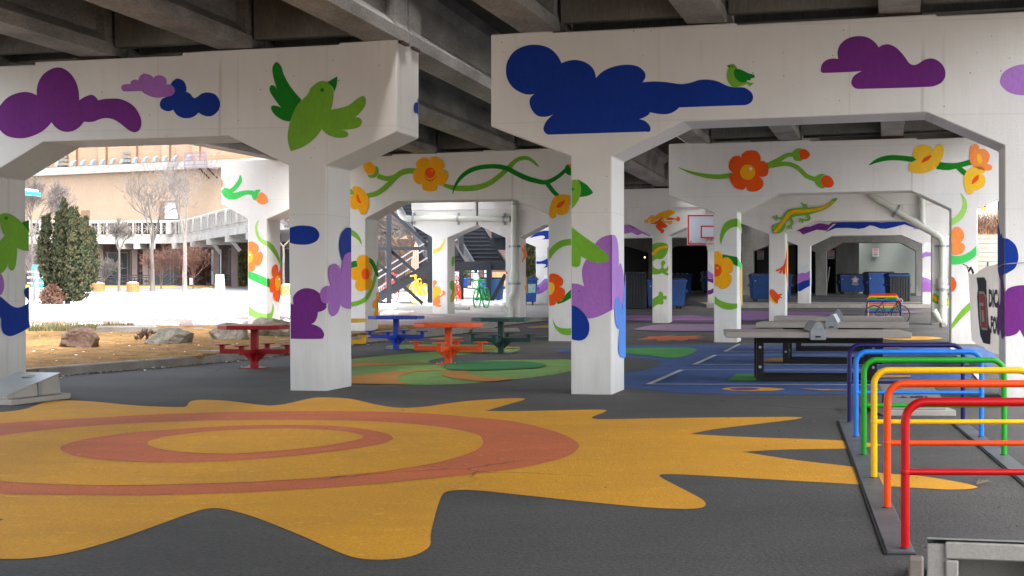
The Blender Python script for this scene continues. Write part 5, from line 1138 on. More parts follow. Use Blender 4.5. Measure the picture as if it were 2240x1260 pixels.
# ------------------------------------------------------------------ boulders
def boulder(label,x0,x1,yt,yb,m,seed,sharp=.5,cat='boulder'):
    g=gp((x0+x1)/2,yb-3); s=g.y/F; w=(x1-x0)*s; h=(yb-yt)*s*1.12
    rr=random.Random(seed); bm=bmesh.new(); bmesh.ops.create_icosphere(bm,subdivisions=4,radius=1)
    pls=[]
    for _ in range(11):
        d=Vector((rr.gauss(0,1),rr.gauss(0,1),rr.gauss(0,.8))).normalized(); pls.append((d,rr.uniform(.62,.92)))
    for v in bm.verts:
        p=v.co.copy()
        for d,k in pls:
            e=p.dot(d)-k
            if e>0: p-=d*e*.97
        n=noise.fractal(p*2.2+Vector((seed,0,0)),1,2,4)*.11+noise.fractal(p*7+Vector((0,seed,0)),1,2,3)*.04
        p*=1+n
        v.co=Vector((p.x*w/1.75,p.y*w/1.9,p.z*h/1.3+h*.30))
    me=bpy.data.meshes.new('boulder'); bm.to_mesh(me); bm.free(); me.materials.append(m)
    o=bpy.data.objects.new('boulder',me); COL.objects.link(o); o.location=(g.x,g.y,terr(g.x,g.y)-.02); return tag(o,label,cat)
RK1=mat('rock_brown',(.22,.135,.095),rough=.9,var=.5,scale=2.6,fine=16,bump=1.0,col2=(.10,.06,.045)); RK2=mat('rock_tan',(.34,.29,.22),rough=.9,var=.45,scale=3,fine=18,bump=1.0,col2=(.17,.14,.105)); RK3=mat('rock_grey',(.28,.25,.19),rough=.9,var=.45,scale=2.6,fine=18,bump=1.0,col2=(.14,.125,.09))
boulder('angular reddish brown boulder on the mulch near the left pier column',137,219,724,765,RK1,3)
boulder('low tan boulder with a mossy flank in the middle of the mulch bed',324,422,724,757,RK3,11)
boulder('tan boulder on the mulch, just left of the red picnic table top',459,542,714,747,RK2,23)
boulder('large pale boulder at the foot of the T-shaped pier',556,640,698,740,RK2,31)
boulder('flat pale boulder lying on the snow in front of the street',428,476,635,650,RK2,41)

# ------------------------------------------------------------------ bare trees
BARK=mat('grey_bark',(.20,.175,.15),rough=.95,var=.4,scale=3,fine=25,bump=.6,col2=(.12,.10,.088),stretch=(1,1,.25)); TWIG=mat('pale_twigs',(.17,.145,.13),rough=.9,var=.25,scale=2,bump=0); RTWIG=mat('red_twigs',(.20,.095,.065),rough=.9,var=.3,scale=2,bump=0,col2=(.13,.06,.042))
def branchy(seed,base,h,trunk_h,r0,spread=1.0,levels=4,lean=(0,0),fork=2,dens=1.0):
    rr=random.Random(seed); T=MB(); C=MB()
    def grow(p,d,L,r,lv):
        n=5 if lv<2 else 4; pts=[p.copy()]; rs=[r]; dd=d.copy()
        for i in range(n):
            dd=(dd+Vector((rr.gauss(0,.16),rr.gauss(0,.16),rr.gauss(0,.10)+.05))).normalized()
            p=p+dd*(L/n); pts.append(p.copy()); rs.append(r*(1-.62*(i+1)/n))
        (T if lv==0 else C).tube(pts,[max(x,.011) for x in rs],6 if lv<2 else 3,caps=False) if lv>0 else T.tube(pts,rs,8,caps=False)
        if lv>=levels: return
        k={0:6,1:6,2:5,3:4}.get(lv,3); k=max(2,int(round(k*dens)))
        for q in range(k):
            f=rr.uniform(.25,1.0) if lv>0 else rr.uniform(.55,1.0)
            i=min(int(f*n),n-1); a=pts[i].lerp(pts[i+1],f*n-i)
            az=rr.uniform(0,6.283); tilt=rr.uniform(.45,1.05)*spread
            u=dd.orthogonal().normalized(); w=dd.cross(u)
            nd=(dd*math.cos(tilt)+(u*math.cos(az)+w*math.sin(az))*math.sin(tilt)); nd.z+=.22; nd.normalize()
            grow(a,nd,L*rr.uniform(.5,.78),rs[i]*rr.uniform(.45,.65),lv+1)
    base=Vector(base); b0=Vector((base.x,base.y,base.z-.1)); top=base+Vector((lean[0],lean[1],trunk_h))
    pts=[b0.lerp(top,i/5)+Vector((rr.gauss(0,.02),rr.gauss(0,.02),0))*(1 if 0<i<5 else 0) for i in range(6)]
    T.tube(pts,[r0*(1.25-.11*i) if i==0 else r0*(1-.06*i) for i in range(6)],10,caps=False)
    for q in range(fork):
        a=6.283*q/fork+rr.uniform(-.4,.4); t=rr.uniform(.25,.6)
        d=Vector((math.cos(a)*math.sin(t),math.sin(a)*math.sin(t),math.cos(t)))
        grow(top,d,(h-trunk_h)*.55,r0*.66,1 if fork>3 else 0)
    return T,C
def tree(name,label,px,py,hpx,trpx,rpx,seed,mt=BARK,mc=TWIG,Y=None,cat='tree',group=None,**k):
    g=gp(px,py) if Y is None else on((px-CX)*Y/F,Y)
    s=g.y/F; T,C=branchy(seed,(0,0,0),hpx*s,trpx*s,rpx*s,**k)
    t=thing(name,label,cat,g,0,group); T.build('trunk',mt,t); C.build('crown',mc,t); return t
tree('bare_tree','tall bare tree, right one of the pair before the curved balcony',404,643.5,290,118,5.4,5,fork=3,dens=.68)
tree('bare_tree','tall bare tree, left one of the pair before the curved balcony',333,636.5,275,105,5.0,9,fork=3,dens=.68)
tree('bare_tree','smaller bare tree just right of the dark evergreen',261,638,150,88,2.8,14,fork=3,dens=.8)
tree('bare_tree','slim bare tree seen between the T-shaped pier and the nearest column',620,640,190,100,3.2,17,fork=2)
tree('bare_tree','bare tree rising behind the left column, left of the evergreen',70,640,250,120,4,21,fork=3)
tree('red_twig_shrub','reddish bare shrub against the dark restaurant front, left tree pair',352,632,95,20,1.6,25,RTWIG,RTWIG,cat='shrub',fork=6,dens=1.0)
tree('red_twig_shrub','reddish bare shrub right of the tree pair, beside the white notice',423,632,100,22,1.6,28,RTWIG,RTWIG,cat='shrub',fork=6,dens=1.0)
tree('red_twig_shrub','pinkish bare shrub behind the wooden planters',228,631,80,15,1.5,33,RTWIG,TWIG,cat='shrub',fork=6,dens=1.0)
tree('bare_tree','orange barked bare tree behind the black staircase',893,650,210,60,7.5,37,mat('orange_bark',(.22,.12,.065),rough=.95,var=.4,scale=3,bump=.5),TWIG,Y=125,fork=3,dens=1.1)
tree('bare_tree','bare tree behind the black staircase, beside the nearest steel post',845,650,190,50,4,39,BARK,TWIG,Y=140,fork=3,dens=1.1)

# ------------------------------------------------------------------ evergreens
def leafy(name,label,px,py,hpx,wpx,seed,mats,n=2600,leaf=.16,shape_f=None,Y=None,trunk=True,cat='shrub',up=.7,group=None,spires=False):
    g=gp(px,py) if Y is None else on((px-CX)*Y/F,Y)
    s=g.y/F; h=hpx*s; w=wpx*s/2; rr=random.Random(seed); t=thing(name,label,cat,g,0,group); b=MB()
    sp=[(rr.uniform(0,6.283),rr.uniform(.2,1)) for _ in range(26)]
    SPI=[(rr.uniform(0,6.283),rr.random()**.6*.80,rr.uniform(.80,1.0)) for _ in range(22)]
    for i in range(n):
        if spires:
            sa,sr,sh=SPI[rr.randrange(22)]; f=rr.random()**.8; sh2=sh*(1-.26*sr*sr)
            rad=w*.24*(1-f)**.55*(rr.random()**.4)+.03; az=rr.uniform(0,6.283); fan=sr*w*(.30+.86*math.sin(math.pi*min(.66,.06+.72*f)))
            p=Vector((fan*math.cos(sa)+rad*math.cos(az),fan*math.sin(sa)+rad*math.sin(az),h*(.02+f*sh2*.97))); out=Vector((math.cos(sa+az*.3),math.sin(sa+az*.3),0)); mi=0 if rr.random()<.45 else (1 if rr.random()<.7 else 2)
        f=rr.random()**.85 if not spires else f;
        if not spires: az=rr.uniform(0,6.283); lob=.78+.22*math.sin(az*5+f*7+seed)+.12*math.sin(az*11-f*13)
        if not spires: R_=w*(shape_f(f) if shape_f else math.sin(math.pi*min(1,.12+.80*f))**.7)*lob
        if not spires: rad=R_*(rr.random()**.38); p=Vector((rad*math.cos(az),rad*math.sin(az),h*f*.97*(.94+.06*math.sin(az*3+1))))
        if not spires: out=Vector((math.cos(az),math.sin(az),0)); mi=0 if rr.random()<.62 else (1 if rr.random()<.65 else 2)
        for _ in range(5):
            d=(out*rr.uniform(.1,.9)+ZUP*rr.uniform(.3,1.2)*up*1.6+Vector((rr.gauss(0,.35),rr.gauss(0,.35),rr.gauss(0,.25)))).normalized()
            sd=d.cross(Vector((rr.gauss(0,1),rr.gauss(0,1),rr.gauss(0,1)))).normalized()*leaf*rr.uniform(.16,.30); L=leaf*rr.uniform(.7,1.5)
            b.poly([p,p+d*L*.5+sd,p+d*L,p+d*L*.5-sd],mi)
    b.build('crown',mats,t)
    if trunk:
        k=MB(); k.tube([(0,0,-.1),(0,0,h*.45),(.05,0,h*.8)],[w*.10,w*.07,.02],7); 
        for q in range(9):
            a=rr.uniform(0,6.283); z=h*rr.uniform(.1,.6); k.tube([(0,0,z),(w*.5*math.cos(a),w*.5*math.sin(a),z+h*.18)],[.03,.012],5)
        k.build('trunk',BARK,t)
    return t
JG=[mat('juniper_dark',(.026,.038,.015),rough=.85,var=.3,bump=0),mat('juniper_olive',(.062,.068,.022),rough=.85,var=.3,bump=0),mat('juniper_brown',(.095,.065,.03),rough=.85,var=.3,bump=0)]
leafy('evergreen_shrub','tall dark green upright evergreen at the left edge of the snow',148,666,236,124,2,JG,9500,.15,spires=True)
JB=[mat('dry_leaf_red',(.15,.065,.045),rough=.9,bump=0),mat('dry_leaf_brown',(.12,.072,.045),rough=.9,bump=0),mat('dry_leaf_tan',(.20,.13,.09),rough=.9,bump=0)]
leafy('dry_shrub','low rust brown dry shrub at the foot of the tall evergreen',114,667,42,60,4,JB,700,.12,lambda f:math.sin(math.pi*(.3+.6*f)),Y=78)
tree('bare_tree','pale bare tree with drooping twigs squeezed between the left column and evergreen',74,664,190,40,2.2,52,fork=4,dens=.9)
leafy('arborvitae','golden green columnar evergreen beside the T-shaped pier',532,627,76,26,8,[mat('golden_green',(.16,.15,.045),rough=.9,bump=0),JG[1],JG[2]],700,.35,Y=160)
leafy('hedge_bush','dark evergreen bush left of the blue wave column',1158,660,110,30,10,JG,900,.25,Y=118)
leafy('vine','red brown ivy climbing the restaurant front left of the tree pair',285,624,75,120,12,JB,1500,.35,lambda f:1-.25*f,Y=184,trunk=False,cat='vine')
leafy('vine','red brown ivy climbing the restaurant front right of the tree pair',430,622,70,90,13,JB,1000,.35,lambda f:1-.25*f,Y=172,trunk=False,cat='vine')
leafy('dry_weed','thin dry weed sprouting beside the tan boulder',318,748,20,44,15,[JB[2],JB[2],TWIG],14,.13,trunk=False,cat='weed')

# ------------------------------------------------------------------ planters, signs and street things on the left
WOOD=mat('planter_wood',(.40,.20,.07),rough=.8,var=.25,scale=3,fine=20,bump=.1)
def planter(label,x0,x1,yt,yb):
    g=gp((x0+x1)/2,yb); s=g.y/F; r=(x1-x0)*s/2; h=(yb-yt)*s; t=thing('wooden_planter',label,'planter',g,0,'round slatted planters along the street')
    b=MB(); n=18
    for i in range(n):
        a=2*math.pi*i/n; c=Vector((r*.93*math.cos(a),r*.93*math.sin(a),h*.47)); b.box(c,(.05,2*math.pi*r/n*.86,h*.94),0,a)
    b.lathe([(r*.88,0.02),(r*.90,h*.93)],(0,0,0),18); b.build('slats',WOOD,t)
    b=MB(); b.lathe([(r*1.0,h*.86),(r*1.0,h),(r*.86,h),(r*.86,h*.9)],(0,0,0),22); b.build('rim',WOOD,t)
    b=MB(); b.lathe([(r*.86,h*.97),(r*.6,h*1.06),(.01,h*1.10)],(0,0,0),16); b.build('snow_cap',SNOW,t)
planter('round slatted wooden planter, left one beside the small bare tree',201,229,619,638.5)
planter('round slatted wooden planter between the small bare tree and the tree pair',277,304,618,639)
planter('round slatted wooden planter right of the T-shaped pier column',614,640,623,647)
planter('round slatted wooden planter behind the tall evergreen',73,99,618,632)
# A-frame sign
g=gp(481,633.5); s=g.y/F; t=thing('sandwich_board','white sandwich board sign standing on the street','sign',g,R(12))
w=22*s; h=33*s; wp=mat('sign_white',(.62,.63,.64),rough=.5,var=.05,bump=0)
b=MB(); b.hexa([(-w/2,-.42,0),(w/2,-.42,0),(w/2,-.38,0),(-w/2,-.38,0),(-w*.40,-.05,h),(w*.40,-.05,h),(w*.40,-.01,h),(-w*.40,-.01,h)]); f=b.build('front_panel',wp,t)
b=MB(); b.hexa([(-w/2,.38,0),(w/2,.38,0),(w/2,.42,0),(-w/2,.42,0),(-w*.40,.01,h),(w*.40,.01,h),(w*.40,.05,h),(-w*.40,.05,h)]); b.build('rear_panel',wp,t)
b=MB(); fy=lambda z:-.425+.37*z/h
for z,ww,mi in((.80,.6,0),(.72,.5,0),(.62,.55,0),(.42,.5,1),(.32,.5,0),(.24,.55,0),(.17,.45,0)): b.poly([(-w*ww*.5,fy(h*z)-.004,h*z),(w*ww*.5,fy(h*z)-.004,h*z),(w*ww*.5,fy(h*(z+.04))-.004,h*(z+.04)),(-w*ww*.5,fy(h*(z+.04))-.004,h*(z+.04))],mi)
b.build('lettering',[mat('sign_teal',(.35,.62,.66),bump=0),mat('sign_maroon',(.25,.04,.06),bump=0)],f)
# black fence along the terrace
FEN=mat('fence_black',(.016,.016,.019),rough=.6,var=.2,bump=0)
def fence(label,x0,x1,Y,h=1.08,pw=1.15):
    a=on((x0-CX)*Y/F,Y); c=on((x1-CX)*Y/F,Y); L=(c-a).length; n=max(1,round(L/pw)); t=thing('railing',label,'railing',a)
    d=(c-a)/n
    b=MB()
    for i in range(0,n+1,3): q=a+d*i; b.beam(q,q+ZUP*(h+.12),.16,.16,up=Vector((0,1,0)))
    b.build('post',FEN,t,world=True)
    b=MB()
    for z in(.12,h*.80,h): b.beam(a+ZUP*z,c+ZUP*z,.08,.09)
    b.build('rail',FEN,t,world=True)
    b=MB()
    for i in range(n):
        p,q=a+d*i,a+d*(i+1); m=(p+q)/2
        for u,v in(((p+ZUP*.14),(q+ZUP*h*.78)),((p+ZUP*h*.78),(q+ZUP*.14)),((m+ZUP*.14),(m+ZUP*h*.78)),((p+ZUP*h*.46),(q+ZUP*h*.46)),((p+ZUP*.1),(p+ZUP*h))): b.beam(u,v,.06,.06)
        b.box(m+ZUP*h*.46,(.22,.07,.22))
    b.build('star_panel',FEN,t,world=True)
fence('long black terrace fence of star patterned panels along the restaurant',178,436,166)
fence('short black terrace fence of star patterned panels right of the sandwich board',492,700,168)
# notice on the fence
Y=165.5; s=Y/F; b=MB(); b.box((0,0,.4),(8*s,.03,15*s)); o=b.build('notice_board',wp,loc=((418.5-CX)*s,Y,1.12+.1)); tag(o,'small white notice fixed to the black terrace fence','sign')
# concrete box planter + kiosk at the left edge
g=on((-1050)*86/F,86); b=MB(); b.box((0,0,.35),(2.1,1.6,.7)); o=b.build('concrete_planter',CURBC,loc=(g.x+.9,g.y,g.z),bevel=.03); tag(o,'grey concrete planter box left of the tall evergreen','planter')
TEAL=mat('teal_paint',(.02,.33,.40),rough=.4,var=.1,bump=0)
Y=108; s=Y/F; g=on((85-CX)*s,Y); t=thing('bus_shelter','teal framed glass shelter left of the tall evergreen','shelter',g); hh=62*s; b=MB()
for x in(-12,4,16): b.box((x*s,0,hh/2),(.12,.12,hh))
b.box((2*s,0,hh),(30*s,.14,.16)); b.box((8*s,0,hh*.5),(16*s,.08,hh*.9)); b.build('frame',TEAL,t)
b=MB(); 
for z in(.40,.60,.80): b.beam((-24*s,-.1,hh*z),(16*s,-.1,hh*z),.07,.09)
b.build('white_rail',wp,t)
b=MB(); b.poly([(-12*s,.02,.1),(4*s,.02,.1),(4*s,.02,hh*.95),(-12*s,.02,hh*.95)]); b.build('glass',mat('shelter_glass',(.35,.45,.47),rough=.1,bump=0),t)
Y=60; s=Y/F; t=thing('teal_awning','teal awning edge capped with snow, poking out beside the left column','awning',((60-CX)*s,Y,H+(HY-424)*s))
b=MB(); b.beam((-1.2,0,.13),(.42,0,-.02),.5,.13); b.build('awning_panel',TEAL,t,bevel=.01); b=MB(); b.beam((-1.2,0,.24),(.34,0,.09),.46,.10); b.build('snow_cap',SNOW,t,bevel=.04,seg=2); b=MB(); b.tube([(-1.25,0,.1),(-1.25,0,-3.9)],.06,8); b.build('pole',TEAL,t)

# ------------------------------------------------------------------ the big building on the left
BP=VPlane(0,153.4,(1,-.6)); bd=BP.d; bn=BP.n
def bpt(px,z,out=0.0):
    q=BP.hit(px,HY,0); return Vector((q.x,q.y,z))+bn*out
STUC=mat('tan_stucco',(.36,.265,.185),rough=.9,var=.12,scale=.12,fine=3,bump=.05,col2=(.32,.235,.165)); STONE=mat('cast_stone',(.42,.40,.37),rough=.85,var=.3,scale=.8,fine=9,bump=.1,col2=(.30,.28,.25)); PINK=mat('pink_stone',(.21,.155,.135),rough=.85,var=.2,scale=.6,fine=6,bump=.05)
BRK=brick_mat('orange_brick',(.39,.245,.155),(.34,.205,.125),(.37,.30,.23),1.1,.20,rot=(R(90),0,0)); BRKD=mat('brick_base_band',(.40,.22,.12),rough=.9,var=.15,scale=1,bump=0)
bld=thing('arena_building','big tan and orange brick building across the street with a curved stone balcony','building',bpt(300,1))
def wb(name,x0,x1,z0,z1,o0,o1,m,par=None):
    b=MB(); a=[bpt(x0,0),bpt(x1,0)]
    c=[Vector((p.x,p.y,z))+bn*o for z in(z0,z1) for p,o in((a[0],o1),(a[1],o1),(a[1],o0),(a[0],o0))]
    b.hexa(c); return b.build(name,m,par or bld,world=True)
wl=wb('stucco_wall',-500,900,0.2,13.2,-1.2,0,STUC)
wb('ground_floor_wall',60,900,0.3,5.6,.003,.25,mat('brown_front',(.11,.068,.055),rough=.85,var=.5,scale=.5,fine=4,bump=.1,col2=(.05,.035,.03)))
wb('brick_wall',-500,900,13.9,27,-2.0,-.7,BRK)
wb('ledge',-500,900,13.1,13.9,-1.5,.55,STONE)
for x in(159,224,291,363,429,95): wb('pilaster',x-13,x,14.0,27,-.75,-.25,BRK); wb('pilaster_joint',x,x+1.2,14.0,27,-.72,-.45,mat('dark_joint',(.16,.09,.06),bump=0))
wb('brick_band',-400,700,14.05,14.45,-.70,-.62,BRKD)  # band of deeper orange along the foot of the brick wall
for x in(82,107,128,162,183,205,226,248,270,297,319,341,362,384,415):
    b=MB(); p=bpt(x,14.0,.25); b.hexa([p+bd*-.22+bn*-.2,p+bd*.22+bn*-.2,p+bd*.22+bn*.2,p+bd*-.22+bn*.2]+[p+bd*k+bn*o+ZUP*z for k,o,z in((-.1,-.25,.62),(.34,-.25,.62),(.34,.12,.40),(-.1,.12,.40))]); b.build('flood_light',mat('lamp_blue_grey',(.20,.25,.31),rough=.4,bump=0),bld,world=True)
for x in(139,278): 
    for k in range(3): wb('roof_unit',x-8,x+7-k*2,14.1+k*.42,14.42+k*.42,-.5,.35-k*.1,mat('unit_grey',(.2,.19,.16),bump=0))
def window(x0,x1,z0,z1,o,m,name='window'):
    f=wb(name,x0,x1,z0,z1,o,o+.06,mat('window_frame',(.16,.15,.14),bump=0)); g=wb('pane',x0+1.3,x1-1.3,z0+.12,z1-.12,o+.065,o+.08,m,f); return f
GLS=mat('blue_white_glass',(.52,.57,.62),rough=.15,var=.2,scale=.6,bump=0); GLD=mat('dark_teal_glass',(.03,.065,.065),rough=.08,var=.4,scale=.7,bump=0,col2=(.012,.02,.022),spec=.7); GLB=mat('dark_opening',(.012,.012,.012),rough=.5,bump=0)
wb('shutter_recess',349,393,7.9,9.95,.01,.04,mat('brown_recess',(.22,.13,.08),bump=0)); window(361,392,7.95,9.85,.05,GLS)
wb('shutter_recess',122,140,9.0,10.6,.01,.04,mat('brown_recess',(.22,.13,.08),bump=0)); window(125,139,9.0,10.3,.05,GLD); wb('shutter_recess',178,196,7.6,9.2,.01,.06,MATS['brown_recess'])
for x0,x1,z1,m in((170,205,4.6,GLB),(238,262,4.7,GLD),(268,284,4.7,GLB),(290,306,4.8,GLD),(312,331,4.8,GLB),(338,356,4.8,GLD),(360,378,4.8,GLD),(384,398,4.6,GLB),(408,424,4.6,GLD),(436,456,4.8,GLD),(466,490,4.9,GLS),(505,513,4.9,GLB),(518,528,4.9,GLD),(560,600,4.9,GLD),(620,660,4.9,GLB)): window(x0,x1,1.2,z1,.26,m)
# curved balcony
cur=[(60,174),(205,174.5),(300,173),(383,172.5),(433,162),(467,152),(511,142),(560,134),(640,126)]
cp=open_cr([Vector(((x-CX)*Y/F,Y,0)) for x,Y in cur],8)
b=MB(); prof=[(0,5.5),(0,6.35),(-.25,6.5),(-.25,6.75)]
def sweep(b,prof,back):
    rings=[]
    for i,p in enumerate(cp):
        d=(cp[min(i+1,len(cp)-1)]-cp[max(i-1,0)]).normalized(); n=Vector((d.y,-d.x,0)); rings.append([p+n*-o+ZUP*z for o,z in prof]+[p-n*back+ZUP*prof[-1][1],p-n*back+ZUP*prof[0][1]])
    for a,c in zip(rings,rings[1:]):
        for j in range(len(a)): b.poly([a[j],c[j],c[(j+1)%len(a)],a[(j+1)%len(a)]])
sweep(b,[(0,5.5),(0,6.1),(.12,6.15),(.12,6.45)],9.0); bal=b.build('balcony',STONE,bld,world=True)
b=MB(); sweep(b,[(-.06,7.62),(-.06,7.80),(-.02,7.86)],.35); b.build('balustrade_rail',STONE,bal,world=True)
b3=MB()
L=[0]
for a,c in zip(cp,cp[1:]): L.append(L[-1]+(c-a).length)
def at(s):
    for i in range(len(cp)-1):
        if L[i]<=s<=L[i+1]: return cp[i].lerp(cp[i+1],(s-L[i])/(L[i+1]-L[i]))
    return cp[-1]
s_=0; k=0
while s_<L[-1]-1.3:
    b=MB(); b2=MB(); p=at(s_); wide=(k%5==0); d=(at(s_+.3)-p).normalized(); n=Vector((d.y,-d.x,0))
    if wide: b.beam(p+ZUP*6.45,p+ZUP*7.75,.62,.4,up=n); w=.95
    else: b.beam(p+ZUP*6.45,p+ZUP*7.62,.16,.18,up=n); w=.95
    q0=at(s_+(.36 if wide else .1)); q1=at(s_+w+(.36 if wide else .1)-.12); zz0,zz1=6.55,7.55; m=(q0+q1)/2-n*.12
    A,B=q0-n*.12,q1-n*.12
    for u,v in((A+ZUP*zz0,B+ZUP*zz1),(A+ZUP*zz1,B+ZUP*zz0),(m+ZUP*zz0,m+ZUP*zz1),(A+ZUP*(zz0+zz1)/2,B+ZUP*(zz0+zz1)/2)): b2.beam(u,v,.07,.05)
    b3=MB(); b3.poly([A-n*.3+ZUP*6.45,B-n*.3+ZUP*6.45,B-n*.3+ZUP*7.6,A-n*.3+ZUP*7.6])  # dark sheet standing in for the shade inside the balustrade openings
    s_+=w+(.3 if wide else 0); k+=1; b.build('baluster',STONE,bal,world=True); b2.build('star_grille',mat('grille_dark',(.30,.28,.26),bump=0),bal,world=True); b3.build('grille_shade',mat('grille_shade',(.075,.06,.052),bump=0),bal,world=True)
for x in(200,265,300,330,384,420,459,500,545):
    i=min(range(len(cp)),key=lambda j:abs(CX+F*cp[j].x/cp[j].y-x)); p=cp[i]; d=(cp[min(i+1,len(cp)-1)]-cp[max(i-1,0)]).normalized(); n=Vector((d.y,-d.x,0))
    q=MB(); q.beam(p+n*.25+ZUP*5.22,p-n*2+ZUP*5.22,.55,.55); q.beam(p-n*.2+ZUP*5.2,p-n*1.0+ZUP*4.2,.28,.28) if x>440 else None; q.build('bracket',STONE,bal,world=True)
    q=MB(); pc=p-n*2.3; q.beam(Vector((pc.x,pc.y,.6)),Vector((pc.x,pc.y,5.4)),.55,.55,up=Vector((0,1,0))); q.build('column',PINK,bld,world=True)
# fire escape
t=thing('fire_escape','purplish grey steel fire escape balcony high on the tan building','fire escape',bpt(460,12.5,1)); FE=mat('fire_escape_paint',(.20,.17,.19),rough=.6,bump=0)
zf=H+(HY-368)*166/F+.3
b=MB(); a0,a1=bpt(438,zf,1.6),bpt(488,zf,1.6); b.beam(a0,a1,1.8,.16); b.build('platform',FE,t,world=True)
b=MB(); e0,e1=bpt(438,zf,2.4),bpt(488,zf,2.4)
for z in(.3,.7,1.1,1.5): b.beam(e0+ZUP*z,e1+ZUP*z,.06,.06)
for i in range(24): q=e0.lerp(e1,i/23); b.beam(q,q+ZUP*1.5,.04,.04,up=Vector((0,1,0)))
for i in(0,.5,1): q=e0.lerp(e1,i); b.beam(q,q+ZUP*1.7,.12,.12,up=Vector((0,1,0)))
b.build('railing',FE,t,world=True); b=MB(); 
for i in(.6,.95): q=a0.lerp(a1,i)+bn*.7; b.beam(q,q-bn*1.6-ZUP*1.0,.10,.10)
b.build('bracket',BLACK,t,world=True)

# ------------------------------------------------------------------ brick shop building behind the staircase
bl2=thing('brick_shop','dark red brown brick shop front behind the black staircase','building',(-8,176,1.2)); RBR=brick_mat('dark_brick',(.11,.05,.035),(.085,.04,.027),(.11,.08,.065),.8,.18,rot=(R(90),0,0))
def wx(name,x0,x1,y0,y1,Y,th,m,par=bl2):
    s=Y/F; b=MB(); xa,xb=(x0-CX)*s,(x1-CX)*s; za,zb=H+(HY-y1)*s,H+(HY-y0)*s
    b.hexa([(xa,Y,za),(xb,Y,za),(xb,Y+th,za),(xa,Y+th,za),(xa,Y,zb),(xb,Y,zb),(xb,Y+th,zb),(xa,Y+th,zb)]); return b.build(name,m,par,world=True)
wx('wall',650,1330,395,640,176,3,RBR); wx('canopy',700,905,500,516,172,3.9,mat('canopy_snowy',(.45,.45,.47),bump=0)); wx('canopy',905,1000,508,516,172,3.9,mat('canopy_edge',(.12,.115,.11),bump=0))
for x0,x1,y0,y1,m in((690,712,540,615,GLD),(735,760,545,615,GLS),(815,842,555,612,GLD),(870,892,540,610,GLS),(905,925,545,612,GLD),(993,1013,585,628,GLS),(1020,1027,585,630,GLB),(1030,1048,585,630,GLS),(1058,1066,585,612,GLS),(1155,1185,470,545,GLD)):
    f=wx('window',x0,x1,y0,y1,175.9,.08,mat('window_frame_dark',(.06,.055,.055),bump=0)); wx('pane',x0+1.5,x1-1.5,y0+2,y1-1.5,175.84,.05,m,f)
wx('timber_panel',1068,1106,595,640,170,.2,mat('cedar_boards',(.42,.22,.11),rough=.8,var=.3,scale=1,fine=4,bump=0,stretch=(4,1,.2)))
# wire fence and blue plant pot on the far kerb
Y=150; s=Y/F; g=on((1017-CX)*s,Y); t=thing('plant_pot','cobalt blue pot with a small leafy bush in front of the shop doors','plant pot',g)
r=8*s; hp=22*s; b=MB(); b.lathe([(r*.7,0),(r,hp*.8),(r*1.06,hp),(r*.9,hp)],(0,0,0),18); b.build('pot',gloss('pot_blue',(.012,.06,.36)),t)
rr=random.Random(3); b=MB()
for i in range(420):
    a=rr.uniform(0,6.28);f=rr.random();rd=11*s*(rr.random()**.5)*math.sin(math.pi*(.2+.75*f)); p=Vector((rd*math.cos(a),rd*math.sin(a),hp+f*30*s)); d=Vector((rr.gauss(0,1),rr.gauss(0,1),rr.gauss(.4,1))).normalized()*.22; n=d.orthogonal()*.4; b.poly([p,p+d*.5+n,p+d,p+d*.5-n],i%2)
b.build('foliage',[mat('pot_leaf',(.07,.12,.03),bump=0),JG[1]],t)
fence('dark wire fence along the far kerb behind the sculpture bicycles',992,1075,148,1.9,1.3)

